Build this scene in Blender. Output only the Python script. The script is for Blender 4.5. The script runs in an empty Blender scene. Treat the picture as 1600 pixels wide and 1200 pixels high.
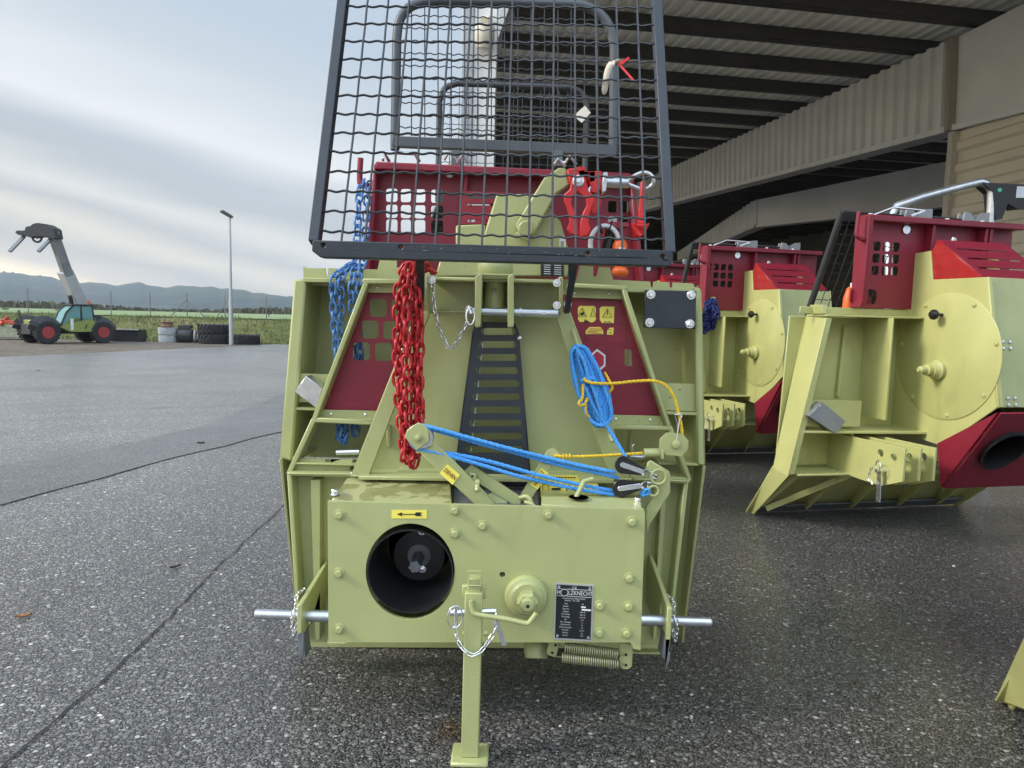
import bpy, bmesh, math, random
from mathutils import Vector, Matrix
from mathutils.geometry import tessellate_polygon
V = Vector
R = math.radians
random.seed(7)
scene = bpy.context.scene
col = scene.collection

# ------------------------------------------------------------------ camera
CAM = V((0, 0, 1.05))
FPX, PITCH, ROLL = 1110.0, R(5.35), R(1.4)
_f = V((0, math.cos(PITCH), -math.sin(PITCH)))
_u0 = V((0, math.sin(PITCH), math.cos(PITCH)))
_r0 = V((1, 0, 0))
CR = _r0 * math.cos(ROLL) + _u0 * math.sin(ROLL)
CU = _u0 * math.cos(ROLL) - _r0 * math.sin(ROLL)
cam_d = bpy.data.cameras.new('camera')
cam_d.sensor_width = 36
cam_d.lens = FPX / 1600 * 36
cam_d.clip_start = 0.02
cam_d.clip_end = 6000
cam = bpy.data.objects.new('camera', cam_d)
col.objects.link(cam)
m = Matrix((CR, CU, -_f)).transposed().to_4x4()
m.translation = CAM
cam.matrix_world = m
scene.camera = cam

# ------------------------------------------------------------------ world, sun, exposure
SUN_EL, SUN_AZ = R(33), R(-103)          # azimuth measured from +Y towards +X (light comes from the left, a little behind)
world = bpy.data.worlds.new('World')
scene.world = world
world.use_nodes = True
nt = world.node_tree
for n in list(nt.nodes):
    nt.nodes.remove(n)
def wn(t, **kw):
    n = nt.nodes.new(t)
    for k, v in kw.items():
        setattr(n, k, v)
    return n
out = wn('ShaderNodeOutputWorld')
bg = wn('ShaderNodeBackground')
bg.inputs['Strength'].default_value = 0.092
sky = wn('ShaderNodeTexSky', sky_type='NISHITA')
sky.sun_disc = False
sky.sun_elevation = SUN_EL
sky.sun_rotation = SUN_AZ
tc = wn('ShaderNodeTexCoord')
sep = wn('ShaderNodeSeparateXYZ')
nt.links.new(tc.outputs['Generated'], sep.inputs[0])
# stratus in long streaks: bands of cloud by height, tilted and frayed by stretched noise
mp = wn('ShaderNodeMapping')
mp.inputs['Rotation'].default_value = (0, R(14), R(20))
mp.inputs['Scale'].default_value = (0.8, 0.8, 6.5)
nt.links.new(tc.outputs['Generated'], mp.inputs['Vector'])
nz = wn('ShaderNodeTexNoise')
nz.inputs['Scale'].default_value = 2.0
nz.inputs['Detail'].default_value = 5
nz.inputs['Roughness'].default_value = 0.45
nz.inputs['Distortion'].default_value = 0.2
nt.links.new(mp.outputs[0], nz.inputs['Vector'])
s1 = wn('ShaderNodeMath', operation='MULTIPLY_ADD'); s1.inputs[1].default_value = 0.26; s1.inputs[2].default_value = 0.26 * 0.533 - 0.045
nt.links.new(sep.outputs['X'], s1.inputs[0])
s2 = wn('ShaderNodeMath', operation='ADD')
nt.links.new(s1.outputs[0], s2.inputs[0]); nt.links.new(sep.outputs['Z'], s2.inputs[1])
s3 = wn('ShaderNodeMath', operation='MULTIPLY_ADD'); s3.inputs[1].default_value = 0.09
nt.links.new(nz.outputs['Fac'], s3.inputs[0]); nt.links.new(s2.outputs[0], s3.inputs[2])
er = wn('ShaderNodeValToRGB')
e = er.color_ramp
def s2l(c): return tuple((((x / 255 + .055) / 1.055) ** 2.4) / 0.174 for x in c) + (1,)
bands = [(0.0, (325, 296, 245)), (.022, (312, 286, 240)), (.046, (228, 222, 213)), (.075, (198, 199, 199)), (.1, (233, 229, 217)), (.125, (198, 201, 204)), (.15, (228, 229, 226)), (.185, (190, 197, 203)), (.21, (192, 200, 208)), (.255, (237, 241, 243)), (.29, (227, 233, 237)), (.34, (206, 216, 224)), (.42, (192, 207, 222))]
e.elements[0].position = 0; e.elements[0].color = s2l(bands[0][1])
e.elements[1].position = 1; e.elements[1].color = s2l((190, 206, 224))
for p, c in bands[1:]:
    q = e.elements.new(p); q.color = s2l(c)
nt.links.new(s3.outputs[0], er.inputs[0])
mx = wn('ShaderNodeMix', data_type='RGBA')
mx.inputs['Factor'].default_value = 0.93
nt.links.new(sky.outputs[0], mx.inputs['A'])
nt.links.new(er.outputs[0], mx.inputs['B'])
# added sky boost, unseen behind and above the camera, lights the machine fronts
br = wn('ShaderNodeMapRange', interpolation_type='SMOOTHSTEP')
br.inputs['From Min'].default_value = 0.35; br.inputs['From Max'].default_value = -0.45
br.inputs['To Min'].default_value = 0.0; br.inputs['To Max'].default_value = 2.4
nt.links.new(sep.outputs['Y'], br.inputs['Value'])
bz = wn('ShaderNodeMapRange', interpolation_type='SMOOTHSTEP')
bz.inputs['From Min'].default_value = 0.05; bz.inputs['From Max'].default_value = 0.6
nt.links.new(sep.outputs['Z'], bz.inputs['Value'])
bm_ = wn('ShaderNodeMath', operation='MULTIPLY_ADD'); bm_.inputs[2].default_value = 1.0
nt.links.new(br.outputs[0], bm_.inputs[0]); nt.links.new(bz.outputs[0], bm_.inputs[1])
sc = wn('ShaderNodeVectorMath', operation='SCALE')
nt.links.new(mx.outputs['Result'], sc.inputs[0]); nt.links.new(bm_.outputs[0], sc.inputs['Scale'])
nt.links.new(sc.outputs[0], bg.inputs['Color'])
nt.links.new(bg.outputs[0], out.inputs[0])

sun_d = bpy.data.lights.new('sun', 'SUN')
sun_d.energy = 1.5
sun_d.angle = R(14)
sun_d.color = (1, 0.94, 0.84)
sun = bpy.data.objects.new('sun', sun_d)
col.objects.link(sun)
sdir = V((math.sin(SUN_AZ) * math.cos(SUN_EL), math.cos(SUN_AZ) * math.cos(SUN_EL), math.sin(SUN_EL)))
sun.rotation_euler = sdir.to_track_quat('Z', 'Y').to_euler()
sun.location = (-20, -10, 30)
scene.view_settings.view_transform = 'Standard'
scene.view_settings.look = 'None'
scene.view_settings.exposure = 1.0
scene.view_settings.gamma = 1.0
scene.view_settings.use_curve_mapping = False

# ------------------------------------------------------------------ photo measuring helpers
def ray(px, py):
    return _f + CR * ((px - 800) / FPX) + CU * ((600 - py) / FPX)
def P(px, py, Y):                       # the point of the world at depth Y seen at a pixel of the photograph
    d = ray(px, py)
    return CAM + d * (Y / d.y)
def PZ(px, py, z):                      # ... at height z
    d = ray(px, py)
    return CAM + d * ((z - CAM.z) / d.z)
class Frame:                            # a machine's own axes: x along its shield, y away from its hitch side
    def __init__(s, o, yaw):
        s.o = V(o); s.m = Matrix.Rotation(yaw, 3, 'Z'); s.i = s.m.transposed()
    def L(s, px, py, ly):
        o = s.i @ (CAM - s.o); d = s.i @ ray(px, py)
        return o + d * ((ly - o.y) / d.y)
    def LX(s, px, py, lx):
        o = s.i @ (CAM - s.o); d = s.i @ ray(px, py)
        return o + d * ((lx - o.x) / d.x)

# ------------------------------------------------------------------ mesh helpers
def catmull(pts, n=8, closed=False):
    pts = [V(p) for p in pts]
    if len(pts) < 3:
        return pts
    res = []
    N = len(pts)
    rng = range(N) if closed else range(N - 1)
    for i in rng:
        g = (lambda k: pts[k % N]) if closed else (lambda k: pts[max(0, min(N - 1, k))])
        p0, p1, p2, p3 = g(i - 1), g(i), g(i + 1), g(i + 2)
        for k in range(n):
            t = k / n
            res.append(0.5 * ((2 * p1) + (p2 - p0) * t + (2 * p0 - 5 * p1 + 4 * p2 - p3) * t * t + (3 * p1 - p0 - 3 * p2 + p3) * t ** 3))
    if not closed:
        res.append(pts[-1])
    return res
def resample(pts, step):
    L = [0]
    for a, b in zip(pts, pts[1:]):
        L.append(L[-1] + (b - a).length)
    n = max(1, round(L[-1] / step))
    res, k = [], 0
    for i in range(n + 1):
        s = L[-1] * i / n
        while k < len(pts) - 2 and L[k + 1] < s:
            k += 1
        d = L[k + 1] - L[k]
        res.append(pts[k].lerp(pts[k + 1], (s - L[k]) / d if d > 1e-9 else 0))
    return res
def frames(pts, closed=False):
    N = len(pts)
    T = []
    for i in range(N):
        if closed:
            t = pts[(i + 1) % N] - pts[i - 1]
        else:
            t = pts[min(N - 1, i + 1)] - pts[max(0, i - 1)]
        T.append(t.normalized() if t.length > 1e-9 else V((0, 0, 1)))
    a = V((0, 0, 1)) if abs(T[0].z) < 0.9 else V((0, 1, 0))
    n = (a - T[0] * a.dot(T[0])).normalized()
    res = []
    for t in T:
        n = n - t * n.dot(t)
        n = n.normalized() if n.length > 1e-6 else t.orthogonal().normalized()
        res.append((t, n, t.cross(n)))
    return res
class MB:
    def __init__(s):
        s.v = []; s.f = []; s.ch = []
    def add(s, v, f):
        o = len(s.v); s.ch.append((o, o + len(v), len(s.f), len(s.f) + len(f))); s.v += [V(x) for x in v]; s.f += [tuple(i + o for i in q) for q in f]; return s
    def prism(s, loop, vec, holes=()):
        loops = [[V(p) for p in l] for l in [loop] + list(holes)]
        # a flat copy for tessellating
        flat = [p for l in loops for p in l]
        vec = V(vec)
        n = len(flat)
        if holes or n > 4:
            tris = [tuple(t) for t in tessellate_polygon(loops)]
        else:
            tris = [tuple(range(n))]
        f = list(tris) + [tuple(i + n for i in reversed(t)) for t in tris]
        o = 0
        for l in loops:
            k = len(l)
            for i in range(k):
                j = (i + 1) % k
                f.append((o + i, o + j, o + j + n, o + i + n))
            o += k
        return s.add(flat + [p + vec for p in flat], f)
    def box(s, c, dx, dy, dz, rot=None):
        c = V(c); vs = []
        for x in (-1, 1):
            for y in (-1, 1):
                for z in (-1, 1):
                    p = V((x * dx / 2, y * dy / 2, z * dz / 2))
                    vs.append(c + (rot @ p if rot else p))
        return s.add(vs, [(0, 1, 3, 2), (4, 6, 7, 5), (0, 4, 5, 1), (2, 3, 7, 6), (0, 2, 6, 4), (1, 5, 7, 3)])
    def bar(s, p, q, w, h, up=(0, 1, 0)):        # w across, h along 'up'
        p, q = V(p), V(q); t = (q - p).normalized(); up = V(up)
        up = (up - t * up.dot(t)).normalized(); sd = t.cross(up)
        a, b = sd * w / 2, up * h / 2
        vs = [p - a - b, p + a - b, p + a + b, p - a + b, q - a - b, q + a - b, q + a + b, q - a + b]
        return s.add(vs, [(0, 1, 2, 3), (7, 6, 5, 4), (0, 4, 5, 1), (1, 5, 6, 2), (2, 6, 7, 3), (3, 7, 4, 0)])
    def tube(s, pts, r, n=8, closed=False, r2=None):
        pts = [V(p) for p in pts]
        fr = frames(pts, closed); N = len(pts); vs = []; fs = []
        for i, (p, (t, a, b)) in enumerate(zip(pts, fr)):
            rr = r if r2 is None else r + (r2 - r) * i / (N - 1)
            for k in range(n):
                an = 2 * math.pi * k / n
                vs.append(p + (a * math.cos(an) + b * math.sin(an)) * rr)
        for i in range(N if closed else N - 1):
            j = (i + 1) % N
            for k in range(n):
                l = (k + 1) % n
                fs.append((i * n + k, i * n + l, j * n + l, j * n + k))
        if not closed:
            fs.append(tuple(reversed(range(n)))); fs.append(tuple((N - 1) * n + k for k in range(n)))
        return s.add(vs, fs)
    def cyl(s, p, q, r, n=24, r2=None):
        return s.tube([p, q], r, n, r2=r2)
    def lathe(s, prof, o, axis, n=32, cap=True):           # prof: (radius, height) pairs
        o, ax = V(o), V(axis).normalized(); a = ax.orthogonal().normalized(); b = ax.cross(a)
        vs = []; fs = []
        for r, h in prof:
            for k in range(n):
                an = 2 * math.pi * k / n
                vs.append(o + ax * h + (a * math.cos(an) + b * math.sin(an)) * r)
        for i in range(len(prof) - 1):
            for k in range(n):
                l = (k + 1) % n
                fs.append((i * n + k, i * n + l, (i + 1) * n + l, (i + 1) * n + k))
        if prof[0] == prof[-1]: cap = False
        if cap and prof[0][0] > 1e-6: fs.append(tuple(reversed(range(n))))
        if cap and prof[-1][0] > 1e-6: fs.append(tuple((len(prof) - 1) * n + k for k in range(n)))
        return s.add(vs, fs)
    def hexbolt(s, p, d, r, h=None, rot=None):
        p, d = V(p), V(d).normalized(); h = h or r * 0.75
        s.lathe([(r * 1.45, 0), (r * 1.45, r * 0.22), (0, r * 0.22)], p, d, 20)
        a = d.orthogonal().normalized(); b = d.cross(a); o = random.random() * 2 if rot is None else rot
        vs = []
        for hh, rr in ((r * 0.2, r), (h, r), (h * 1.18, r * 0.8)):
            for k in range(6):
                an = o + math.pi / 3 * k
                vs.append(p + d * hh + (a * math.cos(an) + b * math.sin(an)) * rr)
        fs = [(5, 4, 3, 2, 1, 0), tuple(range(12, 18))]
        for l in (0, 6):
            for k in range(6):
                fs.append((l + k, l + (k + 1) % 6, l + 6 + (k + 1) % 6, l + 6 + k))
        return s.add(vs, fs)
    def ring(s, c, nrm, R_, r, n=28, m=8, sx=1.0, ax=None):
        c = V(c); nrm = V(nrm).normalized(); a = (V(ax) - nrm * V(ax).dot(nrm)).normalized() if ax else nrm.orthogonal().normalized(); b = nrm.cross(a)
        return s.tube([c + a * math.cos(t) * R_ * sx + b * math.sin(t) * R_ for t in [2 * math.pi * k / n for k in range(n)]], r, m, closed=True)
    def link(s, c, t, nrm, ln, wd, r):           # one chain link: stadium loop
        c, t, nrm = V(c), V(t).normalized(), V(nrm)
        nrm = (nrm - t * nrm.dot(t)).normalized(); sd = t.cross(nrm)
        hl = ln / 2 - wd / 2; pts = []
        for k in range(5):
            an = -math.pi / 2 + math.pi * k / 4
            pts.append(c + t * (hl + math.cos(an) * wd / 2) + sd * math.sin(an) * wd / 2)
        for k in range(5):
            an = math.pi / 2 + math.pi * k / 4
            pts.append(c + t * (-hl + math.cos(an) * wd / 2) + sd * math.sin(an) * wd / 2)
        return s.tube(pts, r, 6, closed=True)
    def chain(s, pts, pitch, wd, r, nrm=(0, -1, 0), jit=0.25, smooth=6):
        pp = resample(catmull(pts, smooth), pitch)
        tw = random.random() * 0.8
        for i in range(len(pp) - 1):
            a, b = pp[i], pp[i + 1]; t = (b - a).normalized()
            n0 = V(nrm); n0 = (n0 - t * n0.dot(t))
            n0 = n0.normalized() if n0.length > 1e-4 else t.orthogonal().normalized()
            an = tw + (math.pi / 2 if i % 2 else 0) + random.uniform(-jit, jit)
            nn = n0 * math.cos(an) + t.cross(n0) * math.sin(an)
            s.link((a + b) / 2, t, nn, pitch + 2.4 * r, wd, r)
        return s
    def rope(s, pts, r, lay=None, smooth=8):
        lay = lay or r * 9
        pp = resample(catmull(pts, smooth), lay / 8)
        fr = frames(pp)
        for k in range(3):
            q = []
            for i, (p, (t, a, b)) in enumerate(zip(pp, fr)):
                an = 2 * math.pi * (i / 8 + k / 3)
                q.append(p + (a * math.cos(an) + b * math.sin(an)) * r * 0.5)
            s.tube(q, r * 0.56, 6)
        return s
    def wire(s, p, q, r, amp, wl, nrm, ph=0.0, n=5):     # crimped wire of a woven grid
        p, q, nrm = V(p), V(q), V(nrm).normalized(); L = (q - p).length; k = max(2, int(L / wl * 6))
        return s.tube([p.lerp(q, i / k) + nrm * amp * math.sin(2 * math.pi * (L * i / k) / wl + ph) for i in range(k + 1)], r, n)

def new_obj(name, data, parent=None):
    o = bpy.data.objects.new(name, data)
    col.objects.link(o)
    if parent is not None:
        o.parent = parent
    return o
def build(name, mb, mat, parent=None, org=None, bevel=0.0, smooth=40, seg=1):
    if org is None and parent is not None:
        org = parent.get('_org')
    org = V(org) if org is not None else V((0, 0, 0))
    bm = bmesh.new()
    vs = [bm.verts.new(p - org) for p in mb.v]
    for f in mb.f:
        if len(set(f)) >= 3:
            try:
                bm.faces.new([vs[i] for i in f])
            except ValueError:
                pass
    bmesh.ops.recalc_face_normals(bm, faces=bm.faces)
    me = bpy.data.meshes.new(name)
    bm.to_mesh(me); bm.free()
    if smooth:
        me.polygons.foreach_set('use_smooth', [True] * len(me.polygons))
        me.set_sharp_from_angle(angle=R(smooth))
    me.materials.append(mat)
    o = new_obj(name, me, parent)
    if parent is not None:
        o['_org'] = list(org)
    if bevel:
        b = o.modifiers.new('bevel', 'BEVEL')
        b.width = bevel; b.segments = seg; b.limit_method = 'ANGLE'; b.angle_limit = R(50)
        b.use_clamp_overlap = True
    return o
def pieces(mb, eps=0.0015):              # loose pieces of a builder: shapes that touch stay together
    ch = mb.ch
    bb = []
    for a, b, _, _ in ch:
        vs = mb.v[a:b]
        bb.append([min(v[i] for v in vs) - eps for i in range(3)] + [max(v[i] for v in vs) + eps for i in range(3)])
    par = list(range(len(ch)))
    def find(i):
        while par[i] != i: i = par[i]
        return i
    for i in range(len(ch)):
        for j in range(i):
            if all(bb[i][k] <= bb[j][k + 3] and bb[j][k] <= bb[i][k + 3] for k in range(3)):
                par[find(i)] = find(j)
    gr = {}
    for i in range(len(ch)): gr.setdefault(find(i), []).append(i)
    res = []
    for ids in gr.values():
        m_ = MB()
        for i in ids:
            a, b, c, d = ch[i]
            m_.add(mb.v[a:b], [tuple(q - a for q in f) for f in mb.f[c:d]])
        res.append(m_)
    return res
NOSPLIT = {'lettering', 'pictogram', 'arrow', 'wire_mesh', 'pin_chain', 'safety_chain', 'leg_pin_chain', 'guard_frame', 'water_drops', 'plate_lines', 'panel_relief', 'white_mark', 'blank_field', 'sheave', 'shackle', 'jaw', 'cable', 'tread', 'trunk', 'crown'}
def build_split(name, mb, mat, parent, **k):
    if name in NOSPLIT or len(mb.ch) < 2: return build(name, mb, mat, parent, **k)
    ps = pieces(mb)
    obs = [build(name, p, mat, parent, **k) for p in ps[:60]]
    return obs[0]
def tag(o, label, cat, group=None, kind=None):
    if label: o['label'] = label
    if cat: o['category'] = cat
    if group: o['group'] = group
    if kind: o['kind'] = kind
    return o
def thing(name, label, cat, loc=(0, 0, 0), rz=0, group=None, world_coords=True):
    o = new_obj(name, None)
    o.location = loc; o.rotation_euler = (0, 0, rz); o.empty_display_size = 0.1
    o['_org'] = list(loc) if world_coords else [0, 0, 0]
    return tag(o, label, cat, group)
def dup(root, loc, rz=None, label=None, group=None, skip=()):
    def cp(o, par):
        c = o.copy(); col.objects.link(c); c.parent = par
        for ch in o.children:
            if ch.name.split('.')[0] not in skip:
                cp(ch, c)
        return c
    r = cp(root, None); r.location = loc
    if rz is not None: r.rotation_euler = (0, 0, rz)
    if label: r['label'] = label
    if group: r['group'] = group
    return r
def text_mb(txt, c, xdir, ydir, size, lift=0.0, depth=0.0004, squeeze=1.0, bold=0.0):
    cu = bpy.data.curves.new('lettering', 'FONT')
    cu.body = txt; cu.size = 1; cu.align_x = 'CENTER'; cu.align_y = 'CENTER'; cu.extrude = 0; cu.offset = bold
    cu.resolution_u = 2
    o = bpy.data.objects.new('lettering', cu); col.objects.link(o)
    dg = bpy.context.evaluated_depsgraph_get(); dg.update()
    me = bpy.data.meshes.new_from_object(o.evaluated_get(dg))
    bpy.data.objects.remove(o); bpy.data.curves.remove(cu)
    xd, yd = V(xdir).normalized(), V(ydir).normalized(); nn = xd.cross(yd)
    mb = MB()
    mb.add([V(c) + xd * v.co.x * size * squeeze + yd * v.co.y * size + nn * lift for v in me.vertices], [tuple(p.vertices) for p in me.polygons])
    bpy.data.meshes.remove(me)
    return mb
def circ2(cx, cy, rx, ry=None, n=24, a0=0):
    ry = ry or rx
    return [(cx + rx * math.cos(a0 + 2 * math.pi * k / n), cy + ry * math.sin(a0 + 2 * math.pi * k / n)) for k in range(n)]
def rrect(cx, cy, w, h, r, n=4, rot=0):
    pts = []
    for sx, sy, a0 in ((1, 1, 0), (-1, 1, 90), (-1, -1, 180), (1, -1, 270)):
        for k in range(n + 1):
            an = R(a0 + 90 * k / n)
            x = sx * (w / 2 - r) + r * math.cos(an); y = sy * (h / 2 - r) + r * math.sin(an)
            pts.append((cx + x * math.cos(rot) - y * math.sin(rot), cy + x * math.sin(rot) + y * math.cos(rot)))
    return pts
def px_loop(pts, Y):
    return [P(p[0], p[1], p[2] if len(p) > 2 else Y) for p in pts]
def plate(mb, pts, Y, t, holes=()):
    return mb.prism(px_loop(pts, Y), (0, t, 0), [px_loop(h, Y) for h in holes])

# ------------------------------------------------------------------ materials
def mat_new(name):
    mt = bpy.data.materials.new(name); mt.use_nodes = True
    t = mt.node_tree; b = t.nodes['Principled BSDF']
    return mt, t, b
def simple(name, c, rough=0.5, metal=0.0, var=0.08, scale=14, bump=0.0, bscale=200, spec=0.5, rvar=0.1, coat=0.0):
    mt, t, b = mat_new(name)
    N, Lk = t.nodes.new, t.links.new
    tcd = N('ShaderNodeTexCoord')
    nz = N('ShaderNodeTexNoise'); nz.inputs['Scale'].default_value = scale; nz.inputs['Detail'].default_value = 5
    Lk(tcd.outputs['Object'], nz.inputs['Vector'])
    rp = N('ShaderNodeValToRGB')
    rp.color_ramp.elements[0].position = 0.3; rp.color_ramp.elements[1].position = 0.7
    rp.color_ramp.elements[0].color = tuple(x * (1 - var) for x in c) + (1,)
    rp.color_ramp.elements[1].color = tuple(min(1, x * (1 + var)) for x in c) + (1,)
    Lk(nz.outputs['Fac'], rp.inputs[0]); Lk(rp.outputs[0], b.inputs['Base Color'])
    b.inputs['Metallic'].default_value = metal
    b.inputs['Specular IOR Level'].default_value = spec
    b.inputs['Coat Weight'].default_value = coat
    if rvar:
        n2 = N('ShaderNodeTexNoise'); n2.inputs['Scale'].default_value = scale * 2.3; n2.inputs['Detail'].default_value = 3
        Lk(tcd.outputs['Object'], n2.inputs['Vector'])
        mr = N('ShaderNodeMapRange'); mr.inputs['To Min'].default_value = max(0.02, rough - rvar); mr.inputs['To Max'].default_value = min(1, rough + rvar)
        Lk(n2.outputs['Fac'], mr.inputs['Value']); Lk(mr.outputs[0], b.inputs['Roughness'])
    else:
        b.inputs['Roughness'].default_value = rough
    if bump:
        n3 = N('ShaderNodeTexNoise'); n3.inputs['Scale'].default_value = bscale; n3.inputs['Detail'].default_value = 2
        Lk(tcd.outputs['Object'], n3.inputs['Vector'])
        bp = N('ShaderNodeBump'); bp.inputs['Strength'].default_value = bump; bp.inputs['Distance'].default_value = 0.002
        Lk(n3.outputs['Fac'], bp.inputs['Height']); Lk(bp.outputs[0], b.inputs['Normal'])
    return mt
def paint(name, c):           # sprayed machine paint: slight orange peel, dust film, fine specks and rubbed spots
    mt = simple(name, c, 0.38, var=0.05, scale=7, bump=0.14, bscale=240, coat=0.12)
    t = mt.node_tree; b = t.nodes['Principled BSDF']; N, Lk = t.nodes.new, t.links.new
    src = b.inputs['Base Color'].links[0].from_socket; tcd = next(n for n in t.nodes if n.type == 'TEX_COORD')
    def layer(src, sc, det, lo, hi, colr, fac, dist=0.0, stretch=None):
        n = N('ShaderNodeTexNoise'); n.inputs['Scale'].default_value = sc; n.inputs['Detail'].default_value = det; n.inputs['Distortion'].default_value = dist
        if stretch:
            m_ = N('ShaderNodeMapping'); m_.inputs['Scale'].default_value = stretch; Lk(tcd.outputs['Object'], m_.inputs['Vector']); Lk(m_.outputs[0], n.inputs['Vector'])
        else: Lk(tcd.outputs['Object'], n.inputs['Vector'])
        r = N('ShaderNodeMapRange'); r.inputs['From Min'].default_value = lo; r.inputs['From Max'].default_value = hi; r.inputs['To Max'].default_value = fac; Lk(n.outputs['Fac'], r.inputs['Value'])
        m = N('ShaderNodeMix'); m.data_type = 'RGBA'; m.inputs['B'].default_value = colr + (1,); Lk(r.outputs[0], m.inputs['Factor']); Lk(src, m.inputs['A']); return m.outputs['Result']
    src = layer(src, 3.0, 6, .5, .75, tuple(x * 1.12 + .03 for x in c), .55)                 # dust
    src = layer(src, 9, 5, .56, .72, tuple(x * .8 for x in c), .5, 1.0, (1, 1, .25))          # run marks
    src = layer(src, 170, 2, .70, .74, tuple(x * .45 for x in c), .7)                         # specks
    src = layer(src, 60, 3, .72, .75, (.5, .5, .46), .5, .6)                                   # rubbed spots
    Lk(src, b.inputs['Base Color']); return mt
OLIVE = paint('olive paint', (0.385, 0.402, 0.172))
YELLOW_OLIVE = paint('yellow olive paint', (0.47, 0.465, 0.18))
WINE = simple('wine red paint', (0.22, 0.013, 0.030), 0.42, var=0.1, scale=9, bump=0.1, bscale=260)
BLACK = simple('black powder coat', (0.022, 0.028, 0.036), 0.42, var=0.15, scale=20, bump=0.2, bscale=300)
GALV = simple('galvanised steel', (0.60, 0.615, 0.63), 0.32, metal=0.9, var=0.12, scale=30, bump=0.15, bscale=120)
ZINC = simple('bright zinc', (0.8, 0.81, 0.83), 0.25, metal=0.95, var=0.08, scale=40)
BARE = simple('bare grey steel', (0.2, 0.21, 0.22), 0.5, metal=0.5, var=0.2, scale=30)
PLASTIC = simple('black plastic', (0.012, 0.012, 0.013), 0.38, var=0.1, scale=30)
RUBBER = simple('tyre rubber', (0.022, 0.023, 0.025), 0.8, var=0.3, scale=6)
RED = simple('signal red coating', (0.62, 0.022, 0.025), 0.4, var=0.1, scale=40, bump=0.2, bscale=200)
CHAINRED = simple('red chain lacquer', (0.44, 0.013, 0.02), 0.42, var=0.18, scale=60, bump=0.2, bscale=300)
CHAINBLUE = simple('blue chain lacquer', (0.075, 0.19, 0.43), 0.42, var=0.18, scale=60, bump=0.2, bscale=300)
NAVY = simple('dark blue chain lacquer', (0.02, 0.03, 0.14), 0.45, var=0.25, scale=60)
ROPEBLUE = simple('blue rope', (0.075, 0.34, 0.80), 0.75, var=0.3, scale=260, bump=0.4, bscale=700)
CORD = simple('yellow cord', (0.72, 0.48, 0.03), 0.75, var=0.35, scale=240)
STICKER = simple('yellow sticker', (0.85, 0.72, 0.12), 0.4, var=0.03, scale=30)
INK = simple('black print', (0.012, 0.012, 0.012), 0.5, var=0.05)
REDINK = simple('red print', (0.45, 0.05, 0.02), 0.5, var=0.05)
WHITEINK = simple('white print', (0.75, 0.75, 0.75), 0.5, var=0.03)
WHITE = simple('white paint', (0.72, 0.72, 0.70), 0.5, var=0.08, scale=5)
ORANGE = simple('orange plastic', (0.75, 0.13, 0.02), 0.4, var=0.06)
PAPER = simple('card', (0.62, 0.52, 0.42), 0.8, var=0.06)
CREAM = simple('cream cladding', (0.46, 0.42, 0.33), 0.5, var=0.06, scale=2)
CLAD = simple('grey cladding', (0.43, 0.44, 0.44), 0.5, var=0.07, scale=1.5)
SHEET = simple('roof sheet', (0.82, 0.79, 0.70), 0.5, var=0.1, scale=1.0)
PURLIN = simple('dark purlin steel', (0.035, 0.035, 0.035), 0.6, var=0.2, scale=3)
LIME = simple('lime green paint', (0.25, 0.30, 0.08), 0.4, var=0.05)
TELEGREY = simple('light grey boom paint', (0.42, 0.43, 0.42), 0.45, var=0.1, scale=3)
RIM = simple('red wheel rim', (0.33, 0.045, 0.045), 0.45, var=0.08)
CONCRETE = simple('concrete', (0.33, 0.34, 0.35), 0.85, var=0.18, scale=5)
RUST = simple('rusty brown', (0.22, 0.12, 0.09), 0.8, var=0.25, scale=8)
def glass_mat():
    mt, t, b = mat_new('tinted glass')
    b.inputs['Base Color'].default_value = (0.16, 0.32, 0.31, 1); b.inputs['Roughness'].default_value = 0.08
    b.inputs['Specular IOR Level'].default_value = 0.8
    return mt
GLASS = glass_mat()
def lid_mat():            # olive lid with drying water marks
    mt, t, b = mat_new('olive paint with drying water')
    N, Lk = t.nodes.new, t.links.new
    tcd = N('ShaderNodeTexCoord'); nz = N('ShaderNodeTexNoise'); nz.inputs['Scale'].default_value = 16; nz.inputs['Detail'].default_value = 6; nz.inputs['Distortion'].default_value = 0.8
    Lk(tcd.outputs['Object'], nz.inputs['Vector'])
    rp = N('ShaderNodeValToRGB'); rp.color_ramp.elements[0].position = 0.46; rp.color_ramp.elements[1].position = 0.53
    rp.color_ramp.elements[0].color = (0.24, 0.235, 0.09, 1); rp.color_ramp.elements[1].color = (0.39, 0.39, 0.18, 1)
    Lk(nz.outputs['Fac'], rp.inputs[0]); Lk(rp.outputs[0], b.inputs['Base Color'])
    r2 = N('ShaderNodeMapRange'); r2.inputs['From Min'].default_value = 0.44; r2.inputs['From Max'].default_value = 0.55; r2.inputs['To Min'].default_value = 0.12; r2.inputs['To Max'].default_value = 0.45
    Lk(nz.outputs['Fac'], r2.inputs['Value']); Lk(r2.outputs[0], b.inputs['Roughness'])
    return mt
LID = lid_mat()
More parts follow.
